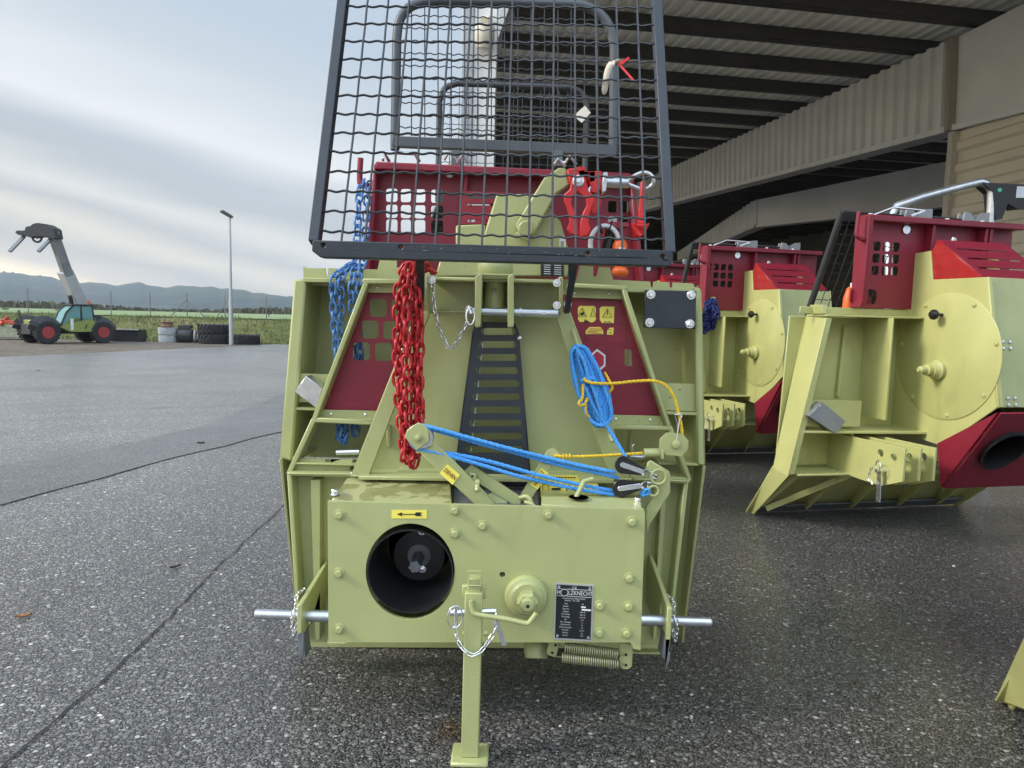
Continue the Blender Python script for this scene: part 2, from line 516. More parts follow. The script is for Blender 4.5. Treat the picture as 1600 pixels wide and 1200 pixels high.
def asphalt_mat(tone=1.0, relief=1.0, film=0.33):
    mt, t, b = mat_new('asphalt')
    N, Lk = t.nodes.new, t.links.new
    def math_(op, x, y=None, z=None):
        n = N('ShaderNodeMath'); n.operation = op
        for i, q in enumerate((x, y, z)):
            if q is None: continue
            if isinstance(q, (int, float)): n.inputs[i].default_value = q
            else: Lk(q, n.inputs[i])
        return n.outputs[0]
    def rng(x, a0, a1, b0, b1, smooth=False):
        n = N('ShaderNodeMapRange'); n.inputs['From Min'].default_value = a0; n.inputs['From Max'].default_value = a1; n.inputs['To Min'].default_value = b0; n.inputs['To Max'].default_value = b1
        if smooth: n.interpolation_type = 'SMOOTHSTEP'
        Lk(x, n.inputs['Value']); return n.outputs[0]
    def noise(sc, det, rough=0.5, vec=None):
        n = N('ShaderNodeTexNoise'); n.inputs['Scale'].default_value = sc; n.inputs['Detail'].default_value = det; n.inputs['Roughness'].default_value = rough
        Lk(vec or o, n.inputs['Vector']); return n
    tcd = N('ShaderNodeTexCoord'); o = tcd.outputs['Object']
    wob = noise(45, 3)
    ad = N('ShaderNodeMix'); ad.data_type = 'VECTOR'; ad.inputs['Factor'].default_value = 0.014
    Lk(o, ad.inputs['A']); Lk(wob.outputs['Color'], ad.inputs['B'])
    def stones(sc):
        v = N('ShaderNodeTexVoronoi'); v.inputs['Scale'].default_value = sc; v.inputs['Randomness'].default_value = 1
        Lk(ad.outputs['Result'], v.inputs['Vector'])
        sp = N('ShaderNodeSeparateColor'); Lk(v.outputs['Color'], sp.inputs[0])
        return rng(v.outputs['Distance'], 0.40, 0.72, 1, 0), sp
    f1, c1 = stones(185); f2, c2 = stones(84)
    big = math_('MULTIPLY', math_('GREATER_THAN', c2.outputs['Blue'], 0.62), math_('GREATER_THAN', f2, 0.15))     # some larger stones among the fine ones
    def mixf(x, y): 
        n = N('ShaderNodeMix'); n.data_type = 'FLOAT'; Lk(big, n.inputs['Factor']); Lk(x, n.inputs['A']); Lk(y, n.inputs['B']); return n.outputs['Result']
    fill, val, hgt = mixf(f1, f2), mixf(c1.outputs['Red'], c2.outputs['Red']), mixf(c1.outputs['Green'], c2.outputs['Green'])
    cr = N('ShaderNodeValToRGB'); e = cr.color_ramp
    e.elements[0].position = 0; e.elements[0].color = (0.07, 0.07, 0.072, 1)
    e.elements[1].position = 1; e.elements[1].color = (0.66, 0.63, 0.58, 1)
    for p, c in ((0.3, 0.13), (0.65, 0.20), (0.9, 0.29), (0.965, 0.42)):
        q = e.elements.new(p); q.color = (c, c * 0.955, c * 0.885, 1)
    Lk(val, cr.inputs[0])
    mx = N('ShaderNodeMix'); mx.data_type = 'RGBA'; mx.inputs['A'].default_value = (0.014, 0.0135, 0.013, 1)
    Lk(fill, mx.inputs['Factor']); Lk(cr.outputs[0], mx.inputs['B'])
    # worn, dusty and damp fields; shade painted in: open yard lighter, hall side darker
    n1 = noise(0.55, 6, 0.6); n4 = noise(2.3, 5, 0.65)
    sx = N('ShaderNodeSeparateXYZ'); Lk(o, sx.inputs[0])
    hall_shade = rng(math_('MULTIPLY_ADD', n1.outputs['Fac'], 1.6, sx.outputs['X']), -3.5, 1.4, 1.95, 0.66, True)
    tone_ = math_('MULTIPLY', math_('MULTIPLY', rng(n1.outputs['Fac'], .3, .7, .82, 1.22), rng(n4.outputs['Fac'], .3, .7, .88, 1.12)), math_('MULTIPLY', hall_shade, tone))
    # faint darker oil spots
    n5 = noise(1.1, 3, 0.5); tone_ = math_('MULTIPLY', tone_, rng(n5.outputs['Fac'], .66, .72, 1.0, .72))
    m2 = N('ShaderNodeMix'); m2.data_type = 'RGBA'; m2.blend_type = 'MULTIPLY'; m2.inputs['Factor'].default_value = 1
    cmb = N('ShaderNodeCombineColor')
    for k in range(3): Lk(tone_, cmb.inputs[k])
    Lk(mx.outputs['Result'], m2.inputs['A']); Lk(cmb.outputs[0], m2.inputs['B'])
    # rusty stain beside the support foot
    st = PZ(708, 1140, 0); vd = N('ShaderNodeVectorMath'); vd.operation = 'DISTANCE'; vd.inputs[1].default_value = st; Lk(o, vd.inputs[0])
    n6 = noise(26, 4); stf = rng(math_('MULTIPLY_ADD', n6.outputs['Fac'], .11, vd.outputs['Value']), .075, .125, .75, 0)
    m3 = N('ShaderNodeMix'); m3.data_type = 'RGBA'; m3.blend_type = 'MULTIPLY'; m3.inputs['B'].default_value = (.75, .42, .12, 1); Lk(stf, m3.inputs['Factor']); Lk(m2.outputs['Result'], m3.inputs['A'])
    Lk(m3.outputs['Result'], b.inputs['Base Color'])
    Lk(rng(n4.outputs['Fac'], .2, .8, .3, .55), b.inputs['Roughness'])
    ns = noise(330, 3)
    h2 = math_('MULTIPLY_ADD', hgt, 0.8, math_('MULTIPLY_ADD', ns.outputs['Fac'], .4, fill))
    bp = N('ShaderNodeBump'); bp.inputs['Strength'].default_value = 1.0 * relief; bp.inputs['Distance'].default_value = 0.0048
    Lk(h2, bp.inputs['Height']); Lk(bp.outputs[0], b.inputs['Normal'])
    # thin damp film
    b.inputs['Coat Roughness'].default_value = 0.26
    Lk(rng(n1.outputs['Fac'], .3, .7, film * .9, film * 1.6), b.inputs['Coat Weight'])
    return mt
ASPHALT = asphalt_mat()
TAR = simple('bitumen joint', (0.018, 0.018, 0.02), 0.5, var=0.3, scale=30, bump=0.5, bscale=60)
PATCH = None
def ground_mat(name, c1, c2, c3, s1, s2):
    mt, t, b = mat_new(name)
    N, Lk = t.nodes.new, t.links.new
    tcd = N('ShaderNodeTexCoord')
    n1 = N('ShaderNodeTexNoise'); n1.inputs['Scale'].default_value = s1; n1.inputs['Detail'].default_value = 8; n1.inputs['Roughness'].default_value = 0.65
    n2 = N('ShaderNodeTexNoise'); n2.inputs['Scale'].default_value = s2; n2.inputs['Detail'].default_value = 5
    Lk(tcd.outputs['Object'], n1.inputs['Vector']); Lk(tcd.outputs['Object'], n2.inputs['Vector'])
    r1 = N('ShaderNodeValToRGB'); r1.color_ramp.elements[0].position = 0.35; r1.color_ramp.elements[1].position = 0.65
    r1.color_ramp.elements[0].color = c1 + (1,); r1.color_ramp.elements[1].color = c2 + (1,)
    Lk(n1.outputs['Fac'], r1.inputs[0])
    r2 = N('ShaderNodeMapRange'); r2.inputs['From Min'].default_value = 0.5; r2.inputs['From Max'].default_value = 0.7
    Lk(n2.outputs['Fac'], r2.inputs['Value'])
    mx = N('ShaderNodeMix'); mx.data_type = 'RGBA'; mx.inputs['B'].default_value = c3 + (1,)
    Lk(r2.outputs[0], mx.inputs['Factor']); Lk(r1.outputs[0], mx.inputs['A']); Lk(mx.outputs['Result'], b.inputs['Base Color'])
    b.inputs['Roughness'].default_value = 0.9; b.inputs['Specular IOR Level'].default_value = 0.2
    bp = N('ShaderNodeBump'); bp.inputs['Strength'].default_value = 0.6; bp.inputs['Distance'].default_value = 0.05
    Lk(n1.outputs['Fac'], bp.inputs['Height']); Lk(bp.outputs[0], b.inputs['Normal'])
    return mt
DIRT = ground_mat('gravelly dirt', (0.11, 0.09, 0.07), (0.2, 0.17, 0.14), (0.09, 0.09, 0.05), 3.0, 0.4)
MEADOW = ground_mat('meadow', (0.09, 0.105, 0.032), (0.15, 0.16, 0.055), (0.19, 0.17, 0.075), 1.6, 0.35)
GRASS = simple('grass blades', (0.12, 0.14, 0.045), 0.8, var=0.5, scale=1.2)
FIELD = ground_mat('young crop field', (0.19, 0.26, 0.12), (0.25, 0.31, 0.16), (0.22, 0.28, 0.12), 0.3, 0.05)
HEDGE = ground_mat('dry hedge', (0.05, 0.05, 0.03), (0.13, 0.115, 0.07), (0.05, 0.06, 0.03), 0.9, 0.2)
HILLS = ground_mat('wooded hills', (0.02, 0.04, 0.045), (0.035, 0.06, 0.055), (0.06, 0.085, 0.055), 0.02, 0.006)
# ------------------------------------------------------------------ the ground
def smooth01(t):
    t = max(0.0, min(1.0, t)); return t * t * (3 - 2 * t)
BANK0, BANK1 = 36.8, 43.0
def yard_z(x, y):                         # the yard falls away gently for drainage
    return -0.62 * smooth01((math.hypot(x, y) - 5) / 24)
def ground_z(x, y):
    z = yard_z(x, y)
    if y > BANK0:
        z = -0.62 + 1.16 * smooth01((y - BANK0) / (BANK1 - BANK0))
        if y > BANK1: z -= 0.0006 * (y - BANK1)
    return z
def PG(px, py, dz=0.0):
    z = 0.0
    for _ in range(30):
        p = PZ(px, py, z + dz); z = yard_z(p.x, p.y)
    return PZ(px, py, z + dz)
EA, EB = PG(0, 558), PG(440, 537)
def edge_x(y):
    k = (EB.x - EA.x) / (EB.y - EA.y)
    return EA.x + (y - EA.y) * k
def sheet(name, xs, ys, fz, mat, xmin=None):
    mb = MB(); nx = len(xs)
    for y in ys:
        for x in xs:
            xx = x if xmin is None else max(x, xmin(y))
            mb.v.append(V((xx, y, fz(xx, y))))
    for j in range(len(ys) - 1):
        for i in range(nx - 1):
            mb.f.append((j * nx + i, j * nx + i + 1, (j + 1) * nx + i + 1, (j + 1) * nx + i))
    return build(name, mb, mat, smooth=60)
def span(a, b, n): return [a + (b - a) * i / n for i in range(n + 1)]
ys = span(-12, 36, 48) + span(36.4, 43.4, 20) + [46, 52, 60, 80, 120, 200, 400, 700, 1200, 2500]
xs = [-2200, -900, -400, -180, -100] + span(-70, 60, 65) + [120, 300, 900, 2200]
def rough_z(x, y):
    z = ground_z(x, y) - 0.03
    if BANK0 - .5 < y < 60: z += 0.05 * math.sin(x * 1.7 + y) + 0.04 * math.sin(x * 4.1) * math.cos(y * 2.3)
    return z
tag(sheet('ground', xs, ys, rough_z, MEADOW), None, None, kind='structure')
xs = span(-30, 36, 66)
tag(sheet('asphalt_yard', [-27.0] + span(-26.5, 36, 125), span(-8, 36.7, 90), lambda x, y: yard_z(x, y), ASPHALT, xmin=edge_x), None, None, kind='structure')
# gravelly dirt between the yard and the bank
mb = MB(); n = 30
for i in range(n + 1):
    y = 14 + (37.4 - 14) * i / n; x0 = edge_x(y) + 0.1
    for k in range(9):
        x = x0 - (30) * (k / 8) ** 1.5
        mb.v.append(V((x, y, yard_z(x, y) - 0.012 + (0.0 if k else -0.01))))
for i in range(n):
    for k in range(8):
        mb.f.append((i * 9 + k, i * 9 + k + 1, (i + 1) * 9 + k + 1, (i + 1) * 9 + k))
tag(build('dirt_path', mb, DIRT, smooth=60), None, None, kind='structure')
# the crop field beyond the bank and a darker strip behind it
def strip(y0, y1, z, mat, name, x0=-260, x1=40, n=40):
    mb = MB()
    for i in range(n + 1):
        x = x0 + (x1 - x0) * i / n
        mb.v += [V((x, y0, z + ground_z(x, y0) - 0.01)), V((x, y1, z + ground_z(x, y1)))]
    for i in range(n):
        mb.f.append((2 * i, 2 * i + 2, 2 * i + 3, 2 * i + 1))
    return build(name, mb, mat)
tag(strip(45, 150, 0.05, FIELD, 'crop_field'), None, None, kind='structure')

# tar joint and a newer, smoother strip in the asphalt
up = [(470, 602), (440, 617), (390, 637), (350, 652), (312, 668), (270, 676), (215, 690), (150, 703), (80, 716), (0, 728), (-80, 740)]
lo = [(470, 668), (440, 675), (395, 685), (350, 698), (312, 706), (270, 716), (215, 731), (150, 750), (80, 768), (0, 790), (-80, 812)]
mb = MB()
for a, b in zip(up, lo):
    for k in range(5):
        t = k / 4
        p = PG(a[0] + (b[0] - a[0]) * t, a[1] + (b[1] - a[1]) * t)
        mb.v.append(V((p.x, p.y, yard_z(p.x, p.y) + 0.005)))
for i in range(len(up) - 1):
    for k in range(4):
        mb.f.append((i * 5 + k, i * 5 + k + 1, (i + 1) * 5 + k + 1, (i + 1) * 5 + k))
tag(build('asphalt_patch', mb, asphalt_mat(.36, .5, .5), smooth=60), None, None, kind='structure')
def joint(name, pts, w0, w1, jit):
    pp = resample(catmull([PG(*p) for p in pts], 6), 0.02); mb = MB(); off = 0
    for i, p in enumerate(pp):
        t = (pp[min(i + 1, len(pp) - 1)] - pp[max(i - 1, 0)]).normalized(); sd = V((-t.y, t.x, 0))
        off = off * 0.9 + random.uniform(-jit, jit)
        w = (w0 + (w1 - w0) * i / len(pp)) * random.uniform(0.45, 1.5)
        for s in (-1, 1):
            q = p + sd * (off + s * w / 2); mb.v.append(V((q.x, q.y, yard_z(q.x, q.y) + 0.004)))
    for i in range(len(pp) - 1):
        mb.f.append((2 * i, 2 * i + 1, 2 * i + 3, 2 * i + 2))
    tag(build(name, mb, TAR, smooth=0), None, None, kind='structure')
joint('asphalt_joint', [(470, 760), (445, 788), (400, 832), (380, 850), (330, 900), (290, 940), (255, 975), (215, 1012), (160, 1065), (110, 1108), (55, 1158), (-20, 1225), (-120, 1320)], 0.0045, 0.008, 0.0032)
joint('asphalt_crack', [(470, 668), (440, 675), (395, 685), (350, 698), (312, 706), (270, 716), (215, 731), (150, 750), (80, 768), (0, 790)], 0.008, 0.008, 0.006)

# loose stones, twigs and leaves on the asphalt
STONE = simple('pale stone chip', (0.42, 0.40, 0.36), 0.7, var=0.2, scale=80)
mb = MB()
for px, py, s in ((160, 1074, 9), (335, 962, 7), (305, 970, 5), (345, 978, 6), (200, 1180, 6), (640, 1055, 6), (560, 1080, 6), (840, 1095, 6), (875, 1135, 7), (972, 1116, 8), (1081, 1086, 7), (1080, 1120, 8), (1105, 1105, 6), (996, 1053, 5), (1020, 1190, 8), (530, 1055, 5), (610, 1090, 4), (1300, 1085, 6), (1470, 1095, 7), (1240, 1010, 5), (1490, 885, 6), (1420, 1140, 7), (1340, 1160, 8), (250, 1110, 6), (90, 1120, 7)):
    c = PG(px, py); r = s / 1110 * c.y * 0.5
    vs = []; n = 7
    for k in range(n):
        an = 2 * math.pi * k / n; q = r * random.uniform(.7, 1.2)
        vs.append(c + V((math.cos(an) * q, math.sin(an) * q * .8, 0.0005)))
    tp = [c + (v - c) * 0.65 + V((0, 0, r * .5)) for v in vs]
    mb.add(vs + tp, [tuple(range(n, 2 * n))] + [(k, (k + 1) % n, n + (k + 1) % n, n + k) for k in range(n)])
tag(build('loose_stones', mb, STONE, smooth=0), None, None, kind='stuff')
def leaf(px, py, ln, w, mat, name, label, cat, ang):
    c = PG(px, py); k = c.y / 1110; mb = MB(); pr = []
    for i in range(9):
        t = i / 8; ww = w * k * 0.5 * math.sin(math.pi * min(1, t * .93 + .05))
        pr.append((t - .5, ww))
    ca, sa = math.cos(ang), math.sin(ang)
    for t, ww in pr:
        for s in (-1, 0, 1):
            x, y = t * ln * k, s * ww
            mb.v.append(c + V((x * ca - y * sa, x * sa + y * ca, 0.003 + 0.006 * abs(s) + 0.004 * (t * 2) ** 2)))
    for i in range(8):
        for s in range(2):
            mb.f.append((i * 3 + s, i * 3 + s + 1, i * 3 + s + 4, i * 3 + s + 3))
    o = build(name, mb, mat, smooth=60); o.modifiers.new('thick', 'SOLIDIFY').thickness = 0.0008
    tag(o, label, cat)
BROWN = simple('dry leaf', (0.30, 0.13, 0.05), 0.7, var=0.3, scale=60)
DARKLEAF = simple('dark leaf litter', (0.03, 0.025, 0.02), 0.8, var=0.3, scale=60)
leaf(36, 965, 24, 10, BROWN, 'dry_leaf', 'small curled brown dry leaf on the asphalt at the far left', 'leaf', 0.5)
leaf(274, 888, 18, 9, DARKLEAF, 'dark_leaf', 'dark scrap of leaf on grey asphalt left of the front winch', 'leaf', 0.8)
leaf(60, 579, 6, 9, DARKLEAF, 'dark_leaf', 'tiny dark leaf on the pale asphalt in front of the telehandler', 'leaf', 0.1)
leaf(314, 693, 12, 7, DARKLEAF, 'dark_twig', 'short dark twig on the smoother asphalt strip left of the winch', 'twig', 0.1)

# ------------------------------------------------------------------ grass on the bank
mb = MB()
for i in range(16000):
    x = random.uniform(-34, -8); y = 36.4 + 7.2 * random.random() ** 1.1
    z = ground_z(x, y) - 0.02
    cl = 0.5 + 0.5 * math.sin(x * 0.9 + math.sin(y * 1.3) * 2) * math.cos(x * 0.37)
    h = random.uniform(0.05, 0.16) * (0.5 + cl) * (1.5 if y > 42.5 else 1); w = random.uniform(0.012, 0.03); an = random.uniform(0, math.pi)
    d = V((math.cos(an) * w, math.sin(an) * w, 0)); p = V((x, y, z)); tip = p + V((random.uniform(-.06, .06), random.uniform(-.06, .06), h))
    mb.add([p - d, p + d, tip], [(0, 1, 2)])
tag(build('grass', mb, GRASS, smooth=0), None, None, kind='stuff')

# dry hedge strip and scrub far beyond the field
mb = MB(); n = 420
for i in range(n):
    x = -190 + 210 * i / n
    y = 150 + random.uniform(-3, 3); z0 = ground_z(x, y)
    for k in range(7):
        h = random.uniform(0.5, 1.4) * (0.8 + 0.35 * math.sin(x * 0.11)); w = random.uniform(.5, 1.3)
        c = V((x + random.uniform(-.6, .6), y + random.uniform(-2, 2), z0))
        an = random.uniform(0, 3.14); d = V((math.cos(an) * w / 2, math.sin(an) * w / 2, 0))
        mb.add([c - d, c + d, c + d * .7 + V((0, 0, h)), c - d * .4 + V((0, 0, h * 1.15))], [(0, 1, 2, 3)])
tag(build('hedgerow', mb, HEDGE, smooth=0), None, None, kind='stuff')

# ------------------------------------------------------------------ hills
def ridge(name, prof, Y, depth, zlow, mat, bump, tree=1.0):
    xs = []
    a, b = prof[0][0], prof[-1][0]; n = 260
    mb = MB(); rows = 12
    for i in range(n + 1):
        px = a + (b - a) * i / n
        k = max(j for j in range(len(prof)) if prof[j][0] <= px + 1e-6); k = min(k, len(prof) - 2)
        t = (px - prof[k][0]) / (prof[k + 1][0] - prof[k][0]); t = smooth01(t)
        top = P(px, prof[k][1] + (prof[k + 1][1] - prof[k][1]) * t, Y)
        top.z += (.3 * math.sin(i * .31) + .25 * math.sin(i * .83)) * tree
        for r in range(rows + 1):
            s = r / rows
            h = math.sin(s * math.pi / 2) ** 0.9 if r < rows else 1
            y = Y - depth * (1 - s)
            z = zlow + (top.z - zlow) * h + bump * (math.sin(i * .045 + s * 3) + .5 * math.sin(i * .021 - s * 6)) * math.sin(s * math.pi)
            mb.v.append(V((top.x * (y / Y), y, z if r < rows else top.z + random.uniform(0, 1) ** 5 * tree * 2)))
    m_ = rows + 1
    for i in range(n):
        for r in range(rows):
            mb.f.append((i * m_ + r, (i + 1) * m_ + r, (i + 1) * m_ + r + 1, i * m_ + r + 1))
    return tag(build(name, mb, mat, smooth=30), None, None, kind='structure')
ridge('hills', [(-160, 440), (-60, 427), (20, 427), (70, 433), (110, 443), (150, 444), (185, 448), (215, 445), (232, 449), (258, 452), (285, 450), (300, 451), (330, 451), (350, 455), (375, 456), (400, 460), (440, 464), (470, 462), (520, 462), (640, 470), (760, 476)], 1500, 700, -6, HILLS, 7, 2.4)

# ------------------------------------------------------------------ wire fence on top of the bank
POST = simple('weathered fence post', (0.17, 0.175, 0.18), 0.7, var=0.15)
fy = 43.3
fen = thing('wire_fence', 'wire mesh fence on thin grey posts along the top of the grass bank', 'fence', (P(234, 480, fy).x, fy, .5))
for px, top in ((-26, 447), (43, 450), (107, 453), (173, 455), (234, 456), (292, 458), (416, 464), (351, 461)):
    p = P(px, top, fy); g = V((p.x, fy, ground_z(p.x, fy) - .1))
    build('post', MB().cyl(g, p, 0.028, 10), POST, fen)
mb = MB()
for a, b, c in ((292, 468, 265), (292, 468, 322)):
    p = P(a, b, fy); q = P(c, 500, fy); q.z = ground_z(q.x, fy); mb.cyl(p, q, 0.03, 8)
p = P(349, 481, fy)
for c in (340, 358):
    q = P(c, 493, fy); mb.cyl(p, q, 0.03, 8)
build_split('brace', mb, POST, fen)
mb = MB()
for yy in (0.35, .8, 1.2):
    pts = [P(px, 482, fy) for px in (-26, 43, 107, 173, 234, 292, 351, 416)]
    mb.tube([V((q.x, fy, ground_z(q.x, fy) + yy)) for q in pts], 0.006, 5)
build('wire', mb, POST, fen)

# ------------------------------------------------------------------ bare bush far off
BARK = simple('grey bark', (0.09, 0.08, 0.07), 0.9, var=0.3)
TWIG = simple('sparse grey green leaves', (0.10, 0.11, 0.08), 0.9, var=0.4)
def bush(px, py_base, py_top, Y, label, wpx):
    b = P(px, py_base, Y); t_ = P(px, py_top, Y); h = t_.z - b.z; w = wpx / 1110 * Y
    root = thing('bare_tree', label, 'tree', b)
    tr = MB(); cr = MB()
    tr.tube([b, b + V((0.03 * h, 0, h * .35)), b + V((0, 0, h * .7))], 0.035 * h, 7, r2=0.012 * h)
    for k in range(26):
        an = random.uniform(0, 6.28); s = b + V((0, 0, h * random.uniform(.15, .6)))
        e_ = s + V((math.cos(an) * w * .5 * random.uniform(.3, 1), math.sin(an) * w * .5 * random.uniform(.3, 1), h * random.uniform(.15, .45)))
        tr.tube([s, s.lerp(e_, .5) + V((0, 0, .04 * h)), e_], 0.011 * h, 5, r2=0.004 * h)
        for j in range(28):
            q = s.lerp(e_, random.uniform(.4, 1.1)) + V([random.gauss(0, .05 * h) for _ in range(3)]); z = 0.03 * h
            cr.add([q + V([random.uniform(-z, z) for _ in range(3)]) for _ in range(3)], [(0, 1, 2)])
    build('trunk', tr, BARK, root); build('crown', cr, TWIG, root, smooth=0)
bush(420, 497, 476, 60, 'small bare tree standing beyond the wire fence right of the lamp post', 16)
bush(95, 496, 472, 70, 'thin bare shrub far behind the telehandler boom', 20)
bush(8, 493, 474, 75, 'thin bare shrub at the far left edge beyond the field', 18)

# ------------------------------------------------------------------ street lamp
ly = 34.5
pb = P(361.5, 545, ly); pt = P(357, 338, ly); gz = ground_z(pb.x, ly)
lamp = thing('street_lamp', 'tall slim grey lamp post behind the lying tractor tyres', 'street lamp', (pb.x, ly, gz))
top = V((pb.x, ly, pt.z))
build('pole', MB().tube([V((pb.x, ly, gz)), V((pb.x, ly, gz + 2.2))], 0.1, 16, r2=0.095).tube([V((pb.x, ly, gz + 2.2)), top], 0.075, 16, r2=0.05), simple('lamp pole steel', (0.5, 0.51, 0.53), 0.4, metal=0.5), lamp)
hd = MB(); a = P(345, 329, ly - .3); b = P(360, 338, ly)
hd.bar(a, b, 0.34, 0.1, (0, 0, 1)); hd.bar(a.lerp(b, .5), b + V((.12, 0, -.06)), 0.16, 0.12, (0, 0, 1))
build('lamp_head', hd, simple('lamp head grey', (0.12, 0.13, 0.14), 0.5), lamp, bevel=0.02)

# ------------------------------------------------------------------ telehandler
def gp(px, Y):
    p = P(px, 540, Y); return V((p.x, Y, ground_z(p.x, Y)))
TY = 33.0
To = gp(106, TY)
fwd = V((-0.545, -0.838, 0)); lat = V((0.838, -0.545, 0))
tele = thing('telehandler', 'lime green telehandler with raised boom and red wheel rims parked by the grass bank', 'telehandler', To)
TS = .87
def T(a, b, z): return To + (fwd * a + lat * b + V((0, 0, z))) * TS
Rot = Matrix((fwd, lat, V((0, 0, 1)))).transposed()
def tbox(mb, a0, a1, b0, b1, z0, z1):
    return mb.box(T((a0 + a1) / 2, (b0 + b1) / 2, (z0 + z1) / 2), (a1 - a0) * TS, (b1 - b0) * TS, (z1 - z0) * TS, Rot)
DARK = simple('dark grey machine parts', (0.03, 0.032, 0.036), 0.6, var=0.2)
def tyre_mb(c, ax, r, w, lugs=18, hub=0.55):
    c, ax = V(c), V(ax).normalized(); mb = MB()
    mb.lathe([(r * hub, -w * .42), (r * .8, -w * .5), (r * .93, -w * .46), (r * .96, -w * .3), (r * .96, w * .3), (r * .93, w * .46), (r * .8, w * .5), (r * hub, w * .42)], c, ax, 36)
    mb.f = [f for f in mb.f if len(f) <= 4]
    u = ax.orthogonal().normalized(); v = ax.cross(u)
    for k in range(lugs):
        for s in (-1, 1):
            an = 2 * math.pi * (k + (0.5 if s > 0 else 0)) / lugs; an2 = an + 0.5 * 2 * math.pi / lugs * 1.4
            p = c + (u * math.cos(an) + v * math.sin(an)) * r * .975 + ax * s * w * .02
            q = c + (u * math.cos(an2) + v * math.sin(an2)) * r * .965 + ax * s * w * .49
            mb.bar(p, q, r * .075, r * .07, (p - c))
    return mb
for a, b in ((1.38, .84), (1.38, -.84), (-1.38, .84), (-1.38, -.84)):
    c = T(a, b, .58); s = 1 if b > 0 else -1
    wmb = tyre_mb(c, lat, .60 * TS, .44 * TS, 20, .52)
    w = build('wheel', wmb, RUBBER, tele, smooth=30)
    build('rim', MB().lathe([(r_q * TS * .93, h_q * TS * s) for r_q, h_q in ((.325, .2), (.33, .15), (.25, .05), (.13, .03), (.12, .13), (.05, .15), (0, .15))], c, lat, 24), RIM, w)
ch = MB()
tbox(ch, -2.0, 1.9, -.45, .45, .5, .95); tbox(ch, 1.2, 2.0, -.5, .5, .45, 1.0); tbox(ch, -2.1, -1.2, -.6, .6, .7, 1.2); tbox(ch, -.6, .7, -.95, -.3, .5, 1.2)
build('chassis', ch, DARK, tele, bevel=.03)
fm = MB()
for a, b in ((1.38, .84), (1.38, -.84), (-1.38, .84), (-1.38, -.84)):
    prof = []
    for k in range(9):
        an = R(10 + 160 * k / 8); prof.append((math.cos(an) * .70, math.sin(an) * .68))
    for k in range(8):
        (x0, z0), (x1, z1) = prof[k], prof[k + 1]
        fm.bar(T(a + x0, b, .58 + z0), T(a + x1, b, .58 + z1), .5 * TS, .05 * TS, (math.cos(0), 0, 1))
build_split('fender', fm, DARK, tele)
bd = MB()
bd.prism([T(.3, .9, .6), T(-.95, .9, .6), T(-1.05, .9, 1.35), T(.25, .9, 1.35), T(.75, .9, .85)], lat * -.3)
tbox(bd, -2.15, -1.0, -.8, .3, 1.15, 1.4); tbox(bd, .75, 1.9, -.45, .4, .95, 1.2)
build('body_panel', bd, LIME, tele, bevel=.03)
tbox_m = MB(); tbox(tbox_m, .1, .25, .885, .905, .7, 1.3); build('side_decal', tbox_m, WHITE, tele)
cb = MB()
def pil(a0, z0, a1, z1, b): cb.bar(T(a0, b, z0), T(a1, b, z1), .07, .07, lat)
for b in (.06, .9):
    pil(.72, .95, .45, 1.62, b); pil(.45, 1.62, .1, 1.98, b); pil(-.95, 1.2, -.85, 1.98, b); pil(-.3, 1.2, -.28, 1.98, b)
cb.box(T(-.36, .48, 2.02), .95, .83, .07, Rot); cb.box(T(-1.15, .5, 1.35), .35, .6, .26, Rot)
build('cab_frame', cb, DARK, tele, bevel=.015)
gm = MB()
gm.prism([T(.70, .9, .98), T(-.93, .9, 1.3), T(-.84, .9, 1.96), T(.1, .9, 1.96), T(.44, .9, 1.62)], lat * -.012)
gm.prism([T(.70, .08, .98), T(.70, .88, .98), T(.44, .88, 1.62), T(.44, .08, 1.62)], fwd * -.012)
gm.prism([T(.43, .08, 1.64), T(.43, .88, 1.64), T(.1, .88, 1.96), T(.1, .08, 1.96)], fwd * -.012)
gm.prism([T(-.88, .08, 1.3), T(-.88, .88, 1.3), T(-.83, .88, 1.96), T(-.83, .08, 1.96)], fwd * .012)
build('cab_glass', gm, GLASS, tele)
st = MB(); tbox(st, -.7, -.1, .25, .75, 1.0, 1.3); tbox(st, -.75, -.6, .25, .75, 1.2, 1.8); build('driver_seat', st, DARK, tele, bevel=.04)
bc = MB().cyl(T(-.75, .8, 2.05), T(-.75, .8, 2.12), .03, 10).cyl(T(-.75, .8, 2.12), T(-.75, .8, 2.27), .06, 12)
build('beacon', bc, ORANGE, tele)
b0, b1, b2 = P(133, 490, 33.6), P(101, 423, 32.6), P(82, 362, 31.6)
bo = MB().bar(b0, b1, .52, .5, lat); build('boom', bo, TELEGREY, tele, bevel=.03)
build('boom_extension', MB().bar(b0.lerp(b1, .7), b2, .38, .36, lat), simple('dull grey boom', (0.23, 0.235, 0.24), 0.5, var=.15, scale=3), tele, bevel=.03)
build('boom_cylinder', MB().cyl(P(120, 505, 33.2), P(109, 462, 32.7), .09, 12), DARK, tele)
hb = MB(); hy = 31.4
plate(hb, [(84, 357), (72, 350), (58, 348), (50, 350), (47, 353), (40, 354), (38, 360), (26, 360), (23, 363), (28, 367), (38, 368), (46, 371), (58, 369), (70, 370), (80, 373), (87, 372)], hy, .55)
hb.ring(P(58, 371, hy + .2), (0, 1, 0), .2, .05, 20, 6)
build('fork_head', hb, DARK, tele, bevel=.03)
for p0, p1 in (((38, 369), (15, 393)), ((80, 373), (60, 393))):
    build('fork', MB().bar(P(*p0, hy + .2), P(*p1, hy - .4), .13, .09, (0, 1, 0)), BARE, tele)
mi = MB().cyl(T(2.0, -.5, .9), T(2.0, -.55, 1.5), .03, 8); mi.lathe([(0, 0), (.13, .02), (.13, .06), (0, .09)], T(2.0, -.55, 1.55), fwd, 16)
